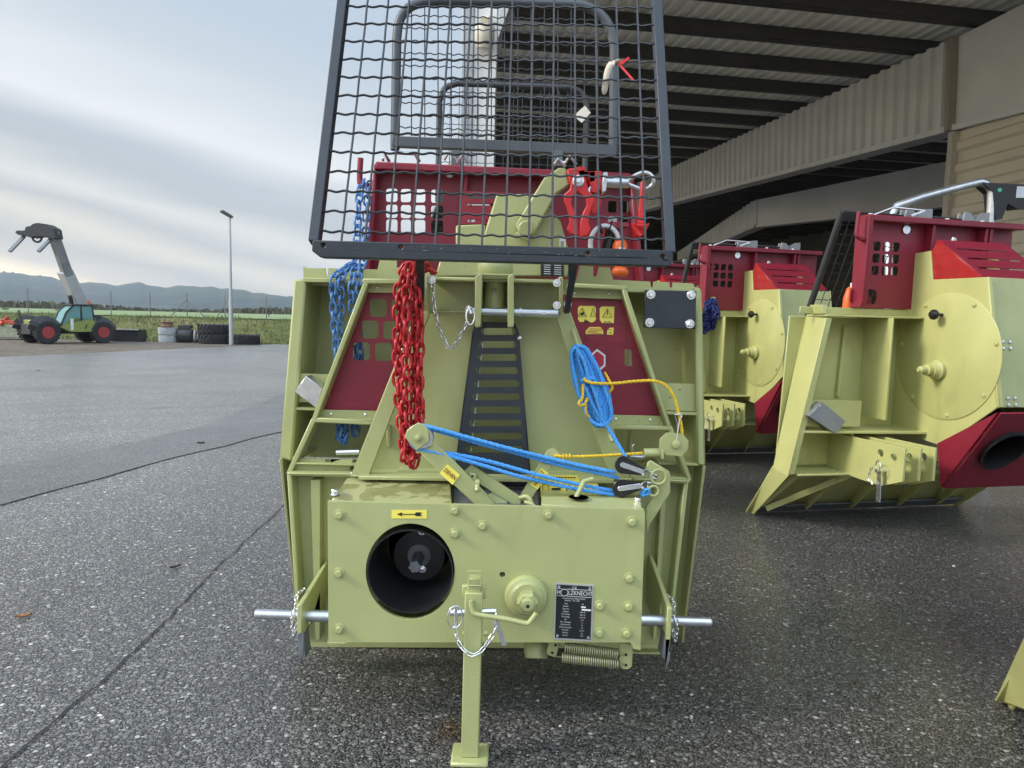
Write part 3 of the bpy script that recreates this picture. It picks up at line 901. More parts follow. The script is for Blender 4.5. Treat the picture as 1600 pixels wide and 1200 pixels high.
build('mirror', mi, DARK, tele)

# ------------------------------------------------------------------ implements and tyres along the bank
def mower():
    o = gp(14, 34.5); root = thing('mower', 'pale disc mower with orange red frame left of the telehandler', 'mower', o)
    mb = MB(); mb.prism([o + V((-1.3, 0, .1)), o + V((.95, 0, .1)), o + V((.95, 0, .6)), o + V((.6, 0, .72)), o + V((-1.3, 0, .66))], (0, .9, 0))
    build('cover', mb, simple('dusty pale tarp', (0.27, 0.28, 0.20), 0.8, var=.2, scale=4), root, bevel=.05)
    mb = MB(); mb.bar(o + V((-1.2, .2, .95)), o + V((.5, .2, .8)), .18, .2, (0, 1, 0)); mb.bar(o + V((-.5, .2, .75)), o + V((-.1, .2, 1.12)), .1, .2, (0, 1, 0)); mb.cyl(o + V((-.9, .1, .9)), o + V((-.2, -.05, .78)), .1, 12); mb.bar(o + V((0, .2, .7)), o + V((.62, .2, .86)), .12, .12, (0, 1, 0))
    build('frame', mb, simple('orange red implement paint', (0.48, 0.07, 0.03), 0.5, var=.15), root, bevel=.02)
mower()
def bucket():
    a, b = gp(174, 35.6), gp(218, 35.6); w = b.x - a.x; o = (a + b) / 2
    root = thing('loader_bucket', 'black steel loader bucket lying on the grass right of the telehandler', 'bucket', o)
    mb = MB(); pr = [(0, 0), (.6, .0), (.72, .25), (.6, .58), (.05, .62), (.05, .58), (.54, .54), (.64, .25), (.56, .05), (0, .04)]
    mb.prism([a + V((0, y, z)) for y, z in pr], (w, 0, 0))
    for x in (0, w): mb.prism([a + V((x, y, z)) for y, z in ((0, 0), (.6, 0), (.72, .25), (.6, .6), (.02, .62), (-.1, .2))], (.03, 0, 0))
    mb.prism([a + V((0, 0, .02)), a + V((0, -.08, .5)), a + V((w, -.08, .5)), a + V((w, 0, .02))], (0, .03, 0))
    build('shell', mb, simple('worn black steel', (0.035, 0.036, 0.04), 0.45, metal=.3, var=.3, scale=4), root)
    build('cutting_edge', MB().bar(a + V((0, -.06, .6)), a + V((w, -.06, .6)), .1, .07, (0, 0, 1)), simple('worn pale edge', (0.4, 0.4, 0.4), 0.5, metal=.6), root, bevel=.01)
bucket()
def ring_stack():
    o = gp(263, 36); s = 36 / 1110
    root = thing('concrete_ring', 'grey concrete well rings stacked on the grass under a rusty cap', 'concrete ring', o)
    mb = MB()
    for z0, z1, r in ((0, .36, .44), (.40, .74, .46)):
        mb.lathe([(r - .09, z0), (r, z0), (r + .012, (z0 + z1) / 2), (r, z1), (r - .09, z1), (r - .09, z0)], o, (0, 0, 1), 28)
    build('ring', mb, CONCRETE, root)
    mb = MB(); mb.lathe([(.25, .0), (.28, .05), (.25, .08), (.25, .22), (.32, .24), (.32, .28), (0, .28)], o + V((-.02, 0, .76)), (0, 0, 1), 20)
    build('cap', mb, RUST, root)
ring_stack()
def cracked_roller():
    o = gp(290, 36.1); root = thing('implement_drum', 'dark drum with pale side discs lying between concrete rings and tyres', 'drum', o)
    build('drum', MB().lathe([(0, -.36), (.3, -.36), (.34, -.3), (.34, .3), (.3, .36), (0, .36)], o + V((0, 0, .36)), (1, .1, 0), 24), simple('dark drum', (0.03, 0.031, 0.035), .6, var=.3), root)
    mb = MB()
    for s in (-1, 1): mb.ring(o + V((s * .5, 0, .34)), (1, .3 * s, 0), .27, .05, 22, 8)
    build('side_disc', mb, CONCRETE, root)
    build_split('frame', MB().box(o + V((0, .05, .8)), .62, .4, .18).box(o + V((0, .1, .1)), 1.1, .25, .12), DARK, root, bevel=.02)
cracked_roller()
r_ = 24 / 1110 * 36
def flat_tyre(px, k, label):
    o = gp(px, 36.0); w = .46
    root = thing('tractor_tyre', label, 'tyre', o + V((0, 0, k * .48 + .02)), group='tractor tyres lying on the grass')
    mb = tyre_mb(o + V((0, 0, k * .48 + .02 + w / 2)), (0, 0, 1), r_, w, 22, .55)
    build('tread', mb, RUBBER, root, smooth=30)
flat_tyre(336, 0, 'black tractor tyre, bottom one of the two stacked left of the lamp post')
flat_tyre(335, 1, 'black tractor tyre, top one of the two stacked left of the lamp post')
flat_tyre(381, 0, 'single black tractor tyre lying flat right of the lamp post foot')

# ------------------------------------------------------------------ the hall with its canopy
hy_ = R(9)
HU = V((math.cos(hy_), math.sin(hy_), 0)); HV = V((-math.sin(hy_), math.cos(hy_), 0))
def Hat(px, py, v, base=V((0.2, 10.0, 0))):           # point of a pixel in the vertical plane through depth v
    pass
hall = thing('hall', 'open steel hall with beige corrugated cladding and dark roof purlins', 'building', (6.8, 10.9, 0))
# roof sheet: trapezoid profile running with the rafters
RO = V((0.0, 10.0, 5.62))
def roof(u, v): return RO + HU * u + HV * v + V((0, 0, 0.02 * v))
mb = MB(); U0, U1, V0, V1 = 0.0, 21.0, -9.0, 42.0
pitch_ = 0.21; k = 0; u = U0
prev = None
while u < U1:
    for du, dz in ((0, 0), (.10, 0), (.13, .045), (.18, .045)):
        a, b = roof(u + du, V0) + V((0, 0, dz)), roof(u + du, V1) + V((0, 0, dz))
        mb.v += [a, b]
        if len(mb.v) >= 4: mb.f.append((len(mb.v) - 4, len(mb.v) - 2, len(mb.v) - 1, len(mb.v) - 3))
    u += pitch_
rs = build('roof_sheet', mb, SHEET, hall, smooth=0)
mb = MB()
for v in [-6.4, -5.2, -4.0, -2.8, -1.6, -.4, .8, 2.0, 3.2, 4.4, 5.6, 6.8, 8.0, 9.2, 10.4, 11.6, 12.8, 14, 15.2, 16.4, 17.6, 18.8, 20, 21.4, 22.8, 24.2, 25.6, 27, 29, 31, 33, 35, 37, 39]:
    a, b = roof(U0 + .02, v) + V((0, 0, -.12)), roof(U1 - .1, v) + V((0, 0, -.12))
    mb.bar(a, b, .07, .19, (0, 0, 1))
    mb.bar(a + HV * .03 + V((0, 0, -.108)), b + HV * .03 + V((0, 0, -.108)), .12, .012, (0, 0, 1))
build_split('purlin', mb, PURLIN, hall, smooth=0)
# eave trim and gutter of the canopy
build('eave_trim', MB().bar(roof(-.04, V0), roof(-.04, V1), .05, .3, (0, 0, 1)), simple('eave trim', (0.35, 0.36, 0.36), 0.45, metal=.3), hall)
# clad rafter beams
def beam(name, n0, n1, t0, t1, mat, thick=.3, rib=.25, ribs=True):
    n0, n1, t0, t1 = map(V, (n0, n1, t0, t1)); L_ = (n1 - n0).length; d = (n1 - n0).normalized(); nrm = V((-d.y, d.x, 0)).normalized()
    if nrm.dot(CAM - n0) < 0: nrm = -nrm
    mb = MB(); cols = []; s = 0
    if ribs:
        while s < L_:
            for ds, dz in ((0, 0), (rib * .5, 0), (rib * .6, .06), (rib * .9, .06)):
                if s + ds < L_: cols.append((s + ds, dz))
            s += rib
    else: cols = [(0, 0)]
    cols.append((L_, 0))
    for s, dz in cols:
        t = s / L_
        mb.v += [n0.lerp(n1, t) + nrm * dz, t0.lerp(t1, t) + nrm * dz, n0.lerp(n1, t) - nrm * thick, t0.lerp(t1, t) - nrm * thick]
    for i in range(len(cols) - 1):
        a, b = i * 4, i * 4 + 4
        mb.f += [(a, b, b + 1, a + 1), (a + 2, a + 3, b + 3, b + 2), (a, a + 2, b + 2, b), (a + 1, b + 1, b + 3, a + 3)]
    q = len(mb.v) - 4
    mb.f += [(0, 1, 3, 2), (q, q + 2, q + 3, q + 1)]
    o = build(name, mb, mat, hall, smooth=0)
    tr = MB(); tr.bar(n0 + nrm * .045 + V((0, 0, .04)), n1 + nrm * .045 + V((0, 0, .04)), .02, .09, (0, 0, 1))
    build('edge_trim', tr, mat, o, smooth=0)
    return o
A0 = P(1487, 205, 10.9); A1 = P(1045, 319, 22.0); A1t = P(1045, 264, 22.0); A0t = P(1493, 60, 10.9)
ext = 1.35
beam('clad_beam', A0, A0 + (A1 - A0) * ext, A0t, A0t + (A1t - A0t) * ext, CLAD, rib=.27)
# plain haunch nearer the camera and the door reveal
B1 = A0 - (A1 - A0).normalized() * 6.0; B1t = A0t - (A1t - A0t).normalized() * 6.0 + V((0, 0, .25))
beam('haunch_panel', A0 - (A1 - A0).normalized() * .03, B1, A0t - (A1t - A0t).normalized() * .03, B1t, CLAD, ribs=False)
build('beam_joint', MB().bar(A0 + V((-.05, -.02, 0)), A0t + V((-.05, -.02, 0)), .1, .1, (1, 0, 0)), simple('joint flashing', (0.2, 0.185, 0.16), .5), hall)
# cream wall below the haunch
d = (A0 - A1); d.z = 0; d.normalize(); w0 = V((A0.x + .06, A0.y, 0)); mb = MB()
nr = V((d.y, -d.x, 0))
if nr.dot(CAM - w0) < 0: nr = -nr
z = 0.0; rows = []
ztop = A0.z - .02
while z < ztop:
    for dz, dn in ((0, 0), (.12, 0), (.16, .04), (.26, .04), (.30, 0)):
        if z + dz <= ztop: rows.append((z + dz, dn))
    z += .32
rows.append((ztop, 0))
for zz, dn in rows:
    mb.v += [w0 + nr * dn + V((0, 0, zz)), w0 + d * 7 + nr * dn + V((0, 0, zz))]
for i in range(len(rows) - 1): mb.f.append((2 * i, 2 * i + 1, 2 * i + 3, 2 * i + 2))
wl = build('wall', mb, CREAM, hall, smooth=0); wl.modifiers.new('thick', 'SOLIDIFY').thickness = .08
build('door_jamb', MB().bar(w0 + V((-.03, -.03, 0)), w0 + V((-.03, -.03, ztop)), .12, .12, (1, 0, 0)), simple('door jamb', (0.36, 0.33, 0.28), .5), hall)
# second frame deeper in the hall
C0 = P(1184, 355, 21.7); C0t = P(1184, 312, 21.7); C1 = P(1490, 322, 17.7); C1t = P(1490, 250, 17.7)
beam('rear_panel', C0, C1, C0t, C1t, CLAD, ribs=False)
D1 = P(1060, 408, 37); D1t = P(1060, 394, 37)
beam('rear_clad_beam', C0 + V((-.05, .02, 0)), D1, C0t + V((-.05, .02, 0)), D1t, CLAD, rib=.5)
# rooflights
SKYL = simple('rooflight sheet', (0.75, 0.77, 0.78), .4, var=.05)
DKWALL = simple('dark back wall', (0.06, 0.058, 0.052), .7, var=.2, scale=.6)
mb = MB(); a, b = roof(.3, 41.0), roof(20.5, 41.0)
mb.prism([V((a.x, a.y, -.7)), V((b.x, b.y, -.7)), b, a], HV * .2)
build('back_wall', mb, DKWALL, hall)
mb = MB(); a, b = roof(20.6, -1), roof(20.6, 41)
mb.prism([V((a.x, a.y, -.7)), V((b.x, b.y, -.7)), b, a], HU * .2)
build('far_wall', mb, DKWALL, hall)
# canopy column with a light on it
cx0, cx1 = P(722, 120, 9.6), P(776, 120, 9.6)
colm = thing('canopy_column', 'white steel column with a floodlight at the left edge of the hall roof', 'column', (cx0.x, 9.6, 0))
mb = MB(); w = cx1.x - cx0.x
mb.box(V((cx0.x + .075, 9.6, 3.4)), .15, .3, 6.8); build('web', mb, simple('grey steel column', (0.33, 0.36, 0.38), .5), colm, bevel=.01)
mb = MB(); mb.box(V((cx0.x + .15 + (w - .15) / 2, 9.66, 3.4)), w - .15 - .004, .34, 6.8); build('casing', mb, WHITE, colm, bevel=.01)
q = P(757, 60, 9.35); lb = MB().lathe([(0, -.12), (.1, -.11), (.125, -.02), (.125, .12), (.1, .16), (0, .17)], q, (0, -.25, 1), 24); lb.bar(q + V((0, 0, .2)), q + V((0, .18, .3)), .1, .1, (0, 0, 1))
build('floodlight', lb, simple('yellowed plastic', (0.6, 0.56, 0.45), .4), colm)
# ------------------------------------------------------------------ the winch in front
W = thing('forestry_winch', 'olive green forestry winch in the foreground with slotted black cover and round drive shaft opening', 'forestry winch', (-0.05, 1.95, 0))
def part(name, mb, mat=OLIVE, parent=None, bevel=.0015, smooth=40, **k):
    return build_split(name, mb, mat, parent or W, bevel=bevel, smooth=smooth, **k)
FRONT = V((0, -1, 0))
# --- shield
SY = 2.20
mb = MB(); plate(mb, [(470, 436), (1092, 450), (1098, 722), (446, 714)], SY, .008)
shield = part('shield', mb)
mb = MB()
for pts in ([(459, 436), (478, 436), (456, 722), (436, 716)], [(1087, 447), (1097, 452), (1103, 728), (1089, 728)]):
    plate(mb, pts, 2.03, .18)
part('shield_flange', mb, parent=shield, bevel=.006)
mb = MB()          # top edge: upright strip with slots and tabs, and the ledge below it
plate(mb, [(474, 416), (481, 419), (508, 419), (509, 431), (512, 431), (513, 419), (590, 421), (594, 402), (620, 403), (620, 418), (632, 418), (636, 404), (668, 405), (672, 430), (880, 436), (900, 439), (906, 415), (927, 416), (927, 432), (932, 432), (936, 417), (953, 418), (958, 437), (1016, 440), (1017, 449), (1020, 449), (1021, 440), (1046, 441), (1047, 452), (1050, 452), (1051, 441), (1083, 443), (1087, 452), (1086, 460), (474, 446)], 2.095, .006)
part('top_strip', mb, parent=shield)
mb = MB()
mb.prism([P(474, 434, 2.03), P(590, 436, 2.03), P(590, 436, 2.03) + V((0, .18, 0)), P(474, 434, 2.03) + V((0, .18, 0))], (0, 0, -.012))
mb.prism([P(955, 449, 2.03), P(1088, 452, 2.03), P(1088, 452, 2.03) + V((0, .18, 0)), P(955, 449, 2.03) + V((0, .18, 0))], (0, 0, -.012))
for a, b in (((448, 636), (512, 638)), ((438, 713), (470, 714)), ((1024, 643), (1090, 645)), ((1030, 722), (1092, 724))):
    p, q = P(*a, 2.035), P(*b, 2.035); mb.prism([p, q, q + V((0, .17, 0)), p + V((0, .17, 0))], (0, 0, -.008))
part('rib', mb, parent=shield)
mb = MB(); plate(mb, [(453, 583), (516, 585), (516, 629), (450, 628)], 2.05, .006); plate(mb, [(1024, 598), (1091, 600), (1090, 643), (1030, 640)], 2.05, .006, [circ2(1062, 609, 1.8, n=10), circ2(1047, 621, 1.8, n=10)])
plate(mb, [(986, 668), (988, 668), (986, 722), (984, 722)], 2.03, .07)
part('shield_bracket', mb, parent=shield, bevel=0)
g0, g1 = PZ(468, 1016, .0), PZ(1046, 1016, .0)
k0, k1 = P(446, 716, 2.102), P(1098, 724, 2.102)
by = 2.27
mb = MB(); lo0, lo1 = V((k0.x, by, .012)), V((k1.x, by, .012))
mb.prism([k0, k1, lo1, lo0], (0, .01, -.004)); part('blade', mb)
mb = MB()
for a, b, s in ((P(436, 716, 2.03), lo0, 1), (P(1103, 728, 2.03), lo1, -1)):
    mb.prism([a, a + V((s * .006, .08, 0)), b + V((0, 0, 0)), b + V((0, -.05, .0))], (s * .008, 0, 0))
part('blade_cheek', mb)
mb = MB(); p, q = P(474, 1002, 2.16), P(1042, 1004, 2.16)
mb.bar(p, q, .012, .035, (0, 0, 1)); p, q = P(468, 1013, 2.19), P(1044, 1016, 2.19); mb.bar(p, q, .06, .012, (0, 0, 1))
part('bottom_rail', mb)
# --- lower frame left and right of the gearbox
LY = 1.97
mb = MB(); plate(mb, [(452, 744), (562, 744), (562, 1004), (468, 1004)], LY + .03, .008)
plate(mb, [(990, 752), (1068, 752), (1044, 1006), (990, 1006)], LY + .03, .008); lowp = part('lower_panel', mb)
mb = MB()
for a, b, s in (((448, 742), (466, 1008), 1), ((1076, 754), (1047, 1010), -1)):
    p, q = P(*a, 1.945), P(*b, 1.945)
    mb.prism([p, q, q + V((0, .08, 0)), p + V((0, .08, 0))], (.012 * s, 0, 0))
p, q = P(448, 738, 1.945), P(560, 741, 1.945); mb.prism([p, q, q + V((0, .085, 0)), p + V((0, .085, 0))], (0, 0, -.01))
p, q = P(985, 746, 1.945), P(1077, 751, 1.945); mb.prism([p, q, q + V((0, .085, 0)), p + V((0, .085, 0))], (0, 0, -.01))
part('frame_flange', mb, bevel=.003)
mb = MB(); plate(mb, [(485, 750), (500, 750), (500, 1000), (492, 1000)], LY - .01, .04); plate(mb, [(1034, 760), (1042, 760), (1026, 1000), (1020, 1000)], LY - .01, .04); part('frame_rib', mb)
# --- side window frames with their wine red panels
FY = 1.965
mb = MB()
def fbar(a, b, w=.014, d=.075, Y=FY): mb.bar(P(*a, Y) + V((0, d / 2, 0)), P(*b, Y) + V((0, d / 2, 0)), w, d)
fbar((573, 438), (490, 657)); fbar((490, 655), (450, 742)); fbar((566, 439), (640, 440)); fbar((488, 656), (582, 661)); fbar((448, 740), (556, 741))
fbar((458, 724), (556, 727), .006, .06); fbar((606, 664), (607, 700), .012, .06)
left_f = part('window_frame', mb, bevel=.004)
mb = MB(); plate(mb, [(570, 441), (640, 443), (640, 458), (564, 457)], FY + .03, .005); plate(mb, [(497, 640), (592, 642), (582, 658), (491, 656)], FY + .03, .005)
plate(mb, [(460, 716), (552, 717), (545, 739), (452, 738)], FY + .02, .006, [[(508, 718), (516, 718), (516, 727), (510, 727)]]); part('frame_strip', mb, parent=left_f)
mb = MB()
fbar((974, 449), (1046, 668)); fbar((1046, 666), (1078, 750)); fbar((888, 446), (981, 450)); fbar((955, 668), (1048, 670)); fbar((985, 747), (1080, 751))
right_f = part('window_frame', mb, bevel=.004)
mb = MB(); plate(mb, [(888, 448), (972, 452), (978, 468), (888, 465)], FY + .03, .005); plate(mb, [(952, 648), (1032, 650), (1040, 668), (957, 666)], FY + .03, .005); part('frame_strip', mb, parent=right_f)
def screws(pts, Y, r, mat, parent, name='screw'):
    mb = MB()
    for x, y in pts: mb.lathe([(r, 0), (r, r * .4), (r * .6, r * .75), (0, r * .8)], P(x, y, Y), FRONT, 12)
    return part(name, mb, mat, parent, bevel=0)
screws([(590, 449), (517, 647), (571, 648)], FY + .03, .004, ZINC, left_f); screws([(897, 458), (952, 459), (962, 655), (1016, 656)], FY + .03, .004, ZINC, right_f)
mb = MB()
holes = [rrect(x, y, 27, 28, 6) for x, y in ((591, 481), (625, 482), (578, 515), (612, 516), (564.5, 549), (599, 550))]
plate(mb, [(571, 452), (650, 454), (640, 500), (590, 642), (500, 640)], FY + .045, .004, holes); part('cover_panel', mb, WINE, bevel=0)
mb = MB()
holes = [[(976, 546), (984, 546), (987, 550), (988, 572), (976, 572)]]
plate(mb, [(880, 460), (978, 464), (1034, 652), (950, 650), (880, 490)], FY + .045, .004, holes); rp = part('cover_panel', mb, WINE, bevel=0)
# raised squares of the right panel
mb = MB()
for x, y in ((945, 491), (929, 517), (963, 521), (933, 553), (966, 556)):
    o_ = px_loop(rrect(x, y, 30, 31, 6), FY + .045); mb.tube(o_, .0012, 5, closed=True)
part('panel_relief', mb, WINE, rp, bevel=0)
# stickers
def sticker(pts, Y, name='warning_sticker', mat=STICKER, parent=None):
    mb = MB(); mb.prism([p - V((0, .0012, 0)) for p in px_loop(pts, Y)], (0, .001, 0)); return part(name, mb, mat, parent or W, bevel=0)
SKY = FY + .045
s1 = sticker([(906, 478), (928, 478), (931, 481), (931, 499), (928, 503), (923, 504), (917, 500), (913, 503), (906, 503), (903, 499), (903, 481)], SKY)
s2 = sticker([(940, 479), (960, 479), (959, 505), (941, 505), (937, 500), (937, 482)], SKY)
s3 = sticker([(921, 511), (938, 511), (942, 516), (943, 522), (915, 522), (915, 517)], SKY)
s4 = sticker([(953, 512), (959, 512), (958, 523), (948, 523), (949, 516)], SKY)
def tri(mb, cx, cy, w, h, Y):
    A, B, C = P(cx, cy - h / 2, Y), P(cx + w / 2, cy + h / 2, Y), P(cx - w / 2, cy + h / 2, Y); mb.tube([A, B, C], .0011, 5, closed=True)
YK = SKY - .0022
mb = MB(); tri(mb, 909.5, 487.5, 13, 13, YK); plate(mb, [(906, 490), (912, 487), (913, 491), (908, 493)], YK, .0006); plate(mb, [(912, 504), (914.5, 498), (917, 504)], YK, .0006); tri(mb, 927, 488, 9, 13, YK); part('pictogram', mb, INK, s1, bevel=0)
mb = MB(); tri(mb, 949, 489, 15, 13, YK); mb.bar(P(949, 485, YK), P(949, 492, YK), .0022, .001); mb.tube([P(943, 505, YK), P(946, 502, YK), P(949, 504, YK), P(952, 502, YK), P(955, 505, YK)], .001, 5); part('pictogram', mb, INK, s2, bevel=0)
mb = MB()
for k in range(4):
    x0 = 918 if k else 921; mb.bar(P(x0, 513.4 + 2.2 * k, YK), P(940 - (k == 2) * 6, 514 + 2.2 * k, YK), .0012, .0006)
part('lettering', mb, REDINK, s3, bevel=0)
mb = MB(); mb.bar(P(951, 515, YK), P(956, 515.2, YK), .0014, .0006); mb.bar(P(951, 520, YK), P(956, 520.2, YK), .0014, .0006); part('lettering', mb, INK, s4, bevel=0)
hexs = [(933, 545), (946, 555), (946, 572), (936, 580), (924, 572), (924, 553)]
sticker(hexs, SKY, 'hexagon_emblem', WHITEINK); sticker([(934 + (x - 934) * .78, 562 + (y - 562) * .78) for x, y in hexs], SKY - .0014, 'emblem_field', simple('emblem red', (.42, .02, .05), .4))

# --- centre housing, A-frame, slotted cover
mb = MB(); plate(mb, [(660, 486), (880, 488), (957, 752), (560, 748)], 1.985, .01, [[(750, 512), (800, 512), (822, 740), (720, 738)]]); part('housing', mb, bevel=0)
mb = MB(); p, q = P(560, 744, 1.9), P(960, 750, 1.9); mb.prism([p, q, q + V((0, .09, 0)), p + V((0, .09, 0))], (0, 0, -.01))
p, q = P(620, 733, 1.955), P(930, 737, 1.955); mb.prism([p, q, q + V((0, .035, 0)), p + V((0, .035, 0))], (0, 0, -.012)); part('housing_ledge', mb)
mb = MB()
plate(mb, [(650, 486), (673, 487), (577, 744), (548, 743)], 1.925, .012); plate(mb, [(866, 489), (891, 486), (987, 748), (953, 748)], 1.925, .012)
af = part('a_frame_leg', mb, bevel=.003)
mb = MB()
for a, b in (((895, 516), (908, 556)), ((945, 665), (958, 690))): mb.cyl(P(*a, 1.915), P(*b, 1.88), .006, 12)
part('peg', mb, OLIVE, af, bevel=0)
mb = MB(); y0, y1 = 1.945, 1.93
holes = []
for k in range(10):
    yy = 518 + 20.3 * k + k * k * .02; cx = 779 - .75 * k; hw = 25 + 2.0 * k
    holes.append([(x, y, 1.95) for x, y in rrect(cx, yy, hw * 2 + 4, 10.5, 5)])
cov = [(743, 503), (804, 504), (811, 520), (831, 762), (707, 758), (738, 520)]
plate(mb, cov, 1.95, .004, holes)
for a, b in (((743, 503), (738, 520)), ((738, 520), (707, 758)), ((804, 504), (811, 520)), ((811, 520), (831, 762))):
    p, q = P(*a, 1.95), P(*b, 1.95); s = 1 if a[0] < 780 else -1; mb.prism([p, q, q + V((0, .03, 0)), p + V((0, .03, 0))], (.003 * s, 0, 0))
cover = part('slotted_cover', mb, BLACK, bevel=0)
mb = MB()
for k in range(10):          # a steel rope running behind the slots
    pass
mb.rope([P(757, 505, 1.968), P(742, 640, 1.972), P(728, 762, 1.975)], .004); part('winch_rope', mb, GALV, W, bevel=0, smooth=60)
screws([(812, 528)], 1.95, .006, ZINC, cover)
# --- headstock
HY = 1.93
mb = MB(); plate(mb, [(672, 434), (876, 439), (876, 488), (672, 486)], HY + .02, .01); hs = part('headstock', mb, bevel=.002)
mb = MB(); p, q = P(670, 432, 1.86), P(878, 437, 1.86); mb.prism([p, q, q + V((0, .09, 0)), p + V((0, .09, 0))], (0, 0, -.01))
p, q = P(676, 486, 1.92), P(874, 488, 1.92); mb.prism([p, q, q + V((0, .05, 0)), p + V((0, .05, 0))], (0, 0, -.012))
for x0, x1 in ((667, 674), (873, 880)): mb.prism([P(x0, 432, 1.855), P(x1, 432, 1.855), P(x1 - .5, 490, 1.875), P(x0 + 1, 489, 1.875)], (0, .075, 0))
part('headstock_flange', mb, OLIVE, hs, bevel=.003)
mb = MB()
for x0, x1 in ((742, 751), (793, 803)):
    mb.prism([P(x0, 432, 1.82), P(x0 + 8, 426, 1.82), P(x1 + (3 if x0 < 770 else 0), 428, 1.82), P(x1, 508, 1.82), P(x1 - 1, 512, 1.82), P(x0, 512, 1.82)], (0, .11, 0))
mb.prism([P(742, 428, 1.83), P(803, 428, 1.83), P(803, 436, 1.83), P(742, 436, 1.83)], (0, .1, 0)); part('clevis', mb, OLIVE, hs, bevel=.005, seg=2)
mb = MB(); c = P(772, 487, 1.905); t_ = P(774, 437, 1.905); mb.cyl(c, t_, .028, 28); c2 = P(774, 431, 1.90); mb.lathe([(.042, 0), (.047, .006), (.047, .03), (.042, .038), (0, .038)], c2, (0, 0, 1), 32); mb.lathe([(.052, -.012), (.052, .002), (.045, .004), (0, .004)], c2, (0, 0, 1), 32); part('bearing_tube', mb, OLIVE, hs, bevel=0)
mb = MB(); mb.lathe([(.006, 0), (.006, .004), (.003, .008), (0, .009)], P(772, 454, 1.876), FRONT, 12); part('grease_nipple', mb, ZINC, hs, bevel=0)
mb = MB(); a, b = P(728, 486, 1.845), P(872, 490, 1.845); mb.tube([a, a.lerp(b, .02), a.lerp(b, .98), b], .0105, 20); mb.cyl(a.lerp(b, .58), a.lerp(b, .60), .014, 20); mb.cyl(P(850, 489.5, 1.833), P(850, 489.5, 1.857), .0042, 10); tp = part('top_link_pin', mb, GALV, W, bevel=0, smooth=50)
mb = MB(); mb.ring(P(735, 494, 1.83), (.25, -1, .1), .022, .0024, sx=.5, ax=(1, 0, 0)); mb.cyl(P(731, 478, 1.835), P(736, 490, 1.835), .006, 10); part('linch_ring', mb, ZINC, tp, bevel=0, smooth=60)
mb = MB(); mb.chain([P(676, 438, 1.85), P(677, 468, 1.845), P(684, 505, 1.85), P(696, 535, 1.86), P(704, 546, 1.86), P(716, 530, 1.85), P(731, 502, 1.84)], .017, .0085, .0016); part('safety_chain', mb, ZINC, W, bevel=0, smooth=60)
mb = MB()
for x, y in ((675, 437), (870, 442), (870, 477), (652, 472), (887, 475)): mb.hexbolt(P(x, y, 1.85), (0, -1, 0), .007, .008)
part('bolt', mb, ZINC, hs, bevel=0)
# --- tower behind the guard
mb = MB()
plate(mb, [(712, 352), (758, 350), (758, 405), (712, 405)], 2.032, .03); plate(mb, [(776, 303), (842, 303), (876, 346), (888, 388), (888, 405), (752, 405), (756, 366)], 2.03, .03); plate(mb, [(688, 404), (888, 404), (888, 432), (680, 432)], 2.028, .03)
mb2_ = MB(); plate(mb2_, [(752, 352), (762, 350), (780, 306), (786, 308), (764, 366), (756, 366)], 2.026, .01)
tow = part('pulley_tower', mb, bevel=.004)
mb = MB(); mb.prism(px_loop([(873, 262), (884, 262), (891, 288), (870, 302), (836, 364), (812, 372), (806, 350), (850, 278)], 1.99), (0, .035, 0)); mb.cyl(P(822, 357, 1.985), P(822, 357, 1.97), .022, 24); mb.bar(P(806, 364, 1.985), P(828, 377, 1.985), .01, .01); part('pulley_arm', mb, OLIVE, tow, bevel=.004)
mb = MB(); mb.prism([P(845, 411, 2.02), P(881, 413, 2.02), P(881, 433, 2.02), P(845, 431, 2.02)], (0, .004, 0)); np2 = part('small_plate', mb, INK, tow, bevel=0)
mb = MB()
for k in range(5):
    yy = 414 + 3.4 * k; mb.bar(P(850, yy, 2.018), P(860, yy + .3, 2.018), .0016, .0006); mb.bar(P(866, yy + .6, 2.018), P(877, yy + 1, 2.018), .0016, .0006)
part('plate_lines', mb, WHITEINK, tow, bevel=0)
mb = MB(); plate(mb, [(874, 373), (884, 373), (884, 386), (881, 386), (881, 377), (876, 377), (876, 385), (874, 385)], 2.02, .001); part('white_mark', mb, WHITEINK, tow, bevel=0)
# --- wine red back panel
PY = 2.24
mb = MB(); holes = []
for x, w in ((612, 18), (634, 16), (656, 17), (683, 19)):
    for y in (305, 330, 353): holes.append(rrect(x, y + (x - 612) * .02, w, 21, 4))
for x in (957, 975):
    for y in (323, 347): holes.append(rrect(x, y, 14, 19, 4))
for x0, x1, y in ((728, 778, 308), (728, 766, 319), (728, 760, 345)): holes.append(rrect((x0 + x1) / 2, y, x1 - x0, 4, 1.8))
plate(mb, [(587, 254), (985, 272), (1003, 440), (570, 440), (575, 370)], PY, .005, holes); bp_ = part('back_panel', mb, WINE, bevel=0)
mb = MB(); a, b = P(586, 252, PY - .06), P(986, 270, PY - .06); mb.prism([a, b, b + V((0, .08, 0)), a + V((0, .08, 0))], (0, 0, -.022))
mb.prism([P(584, 255, PY - .05), P(589, 255, PY - .05), P(578, 440, PY - .05), P(568, 440, PY - .05)], (0, .06, 0)); mb.prism([P(983, 272, PY - .05), P(990, 272, PY - .05), P(1008, 440, PY - .05), P(998, 440, PY - .05)], (0, .06, 0))
part('panel_rim', mb, WINE, bp_, bevel=.004)
mb = MB()
for x in (730, 848): mb.cyl(P(x, 268, PY - .02), P(x - 3, 300, PY - .02), .008, 12)
part('panel_rib', mb, WINE, bp_, bevel=0)
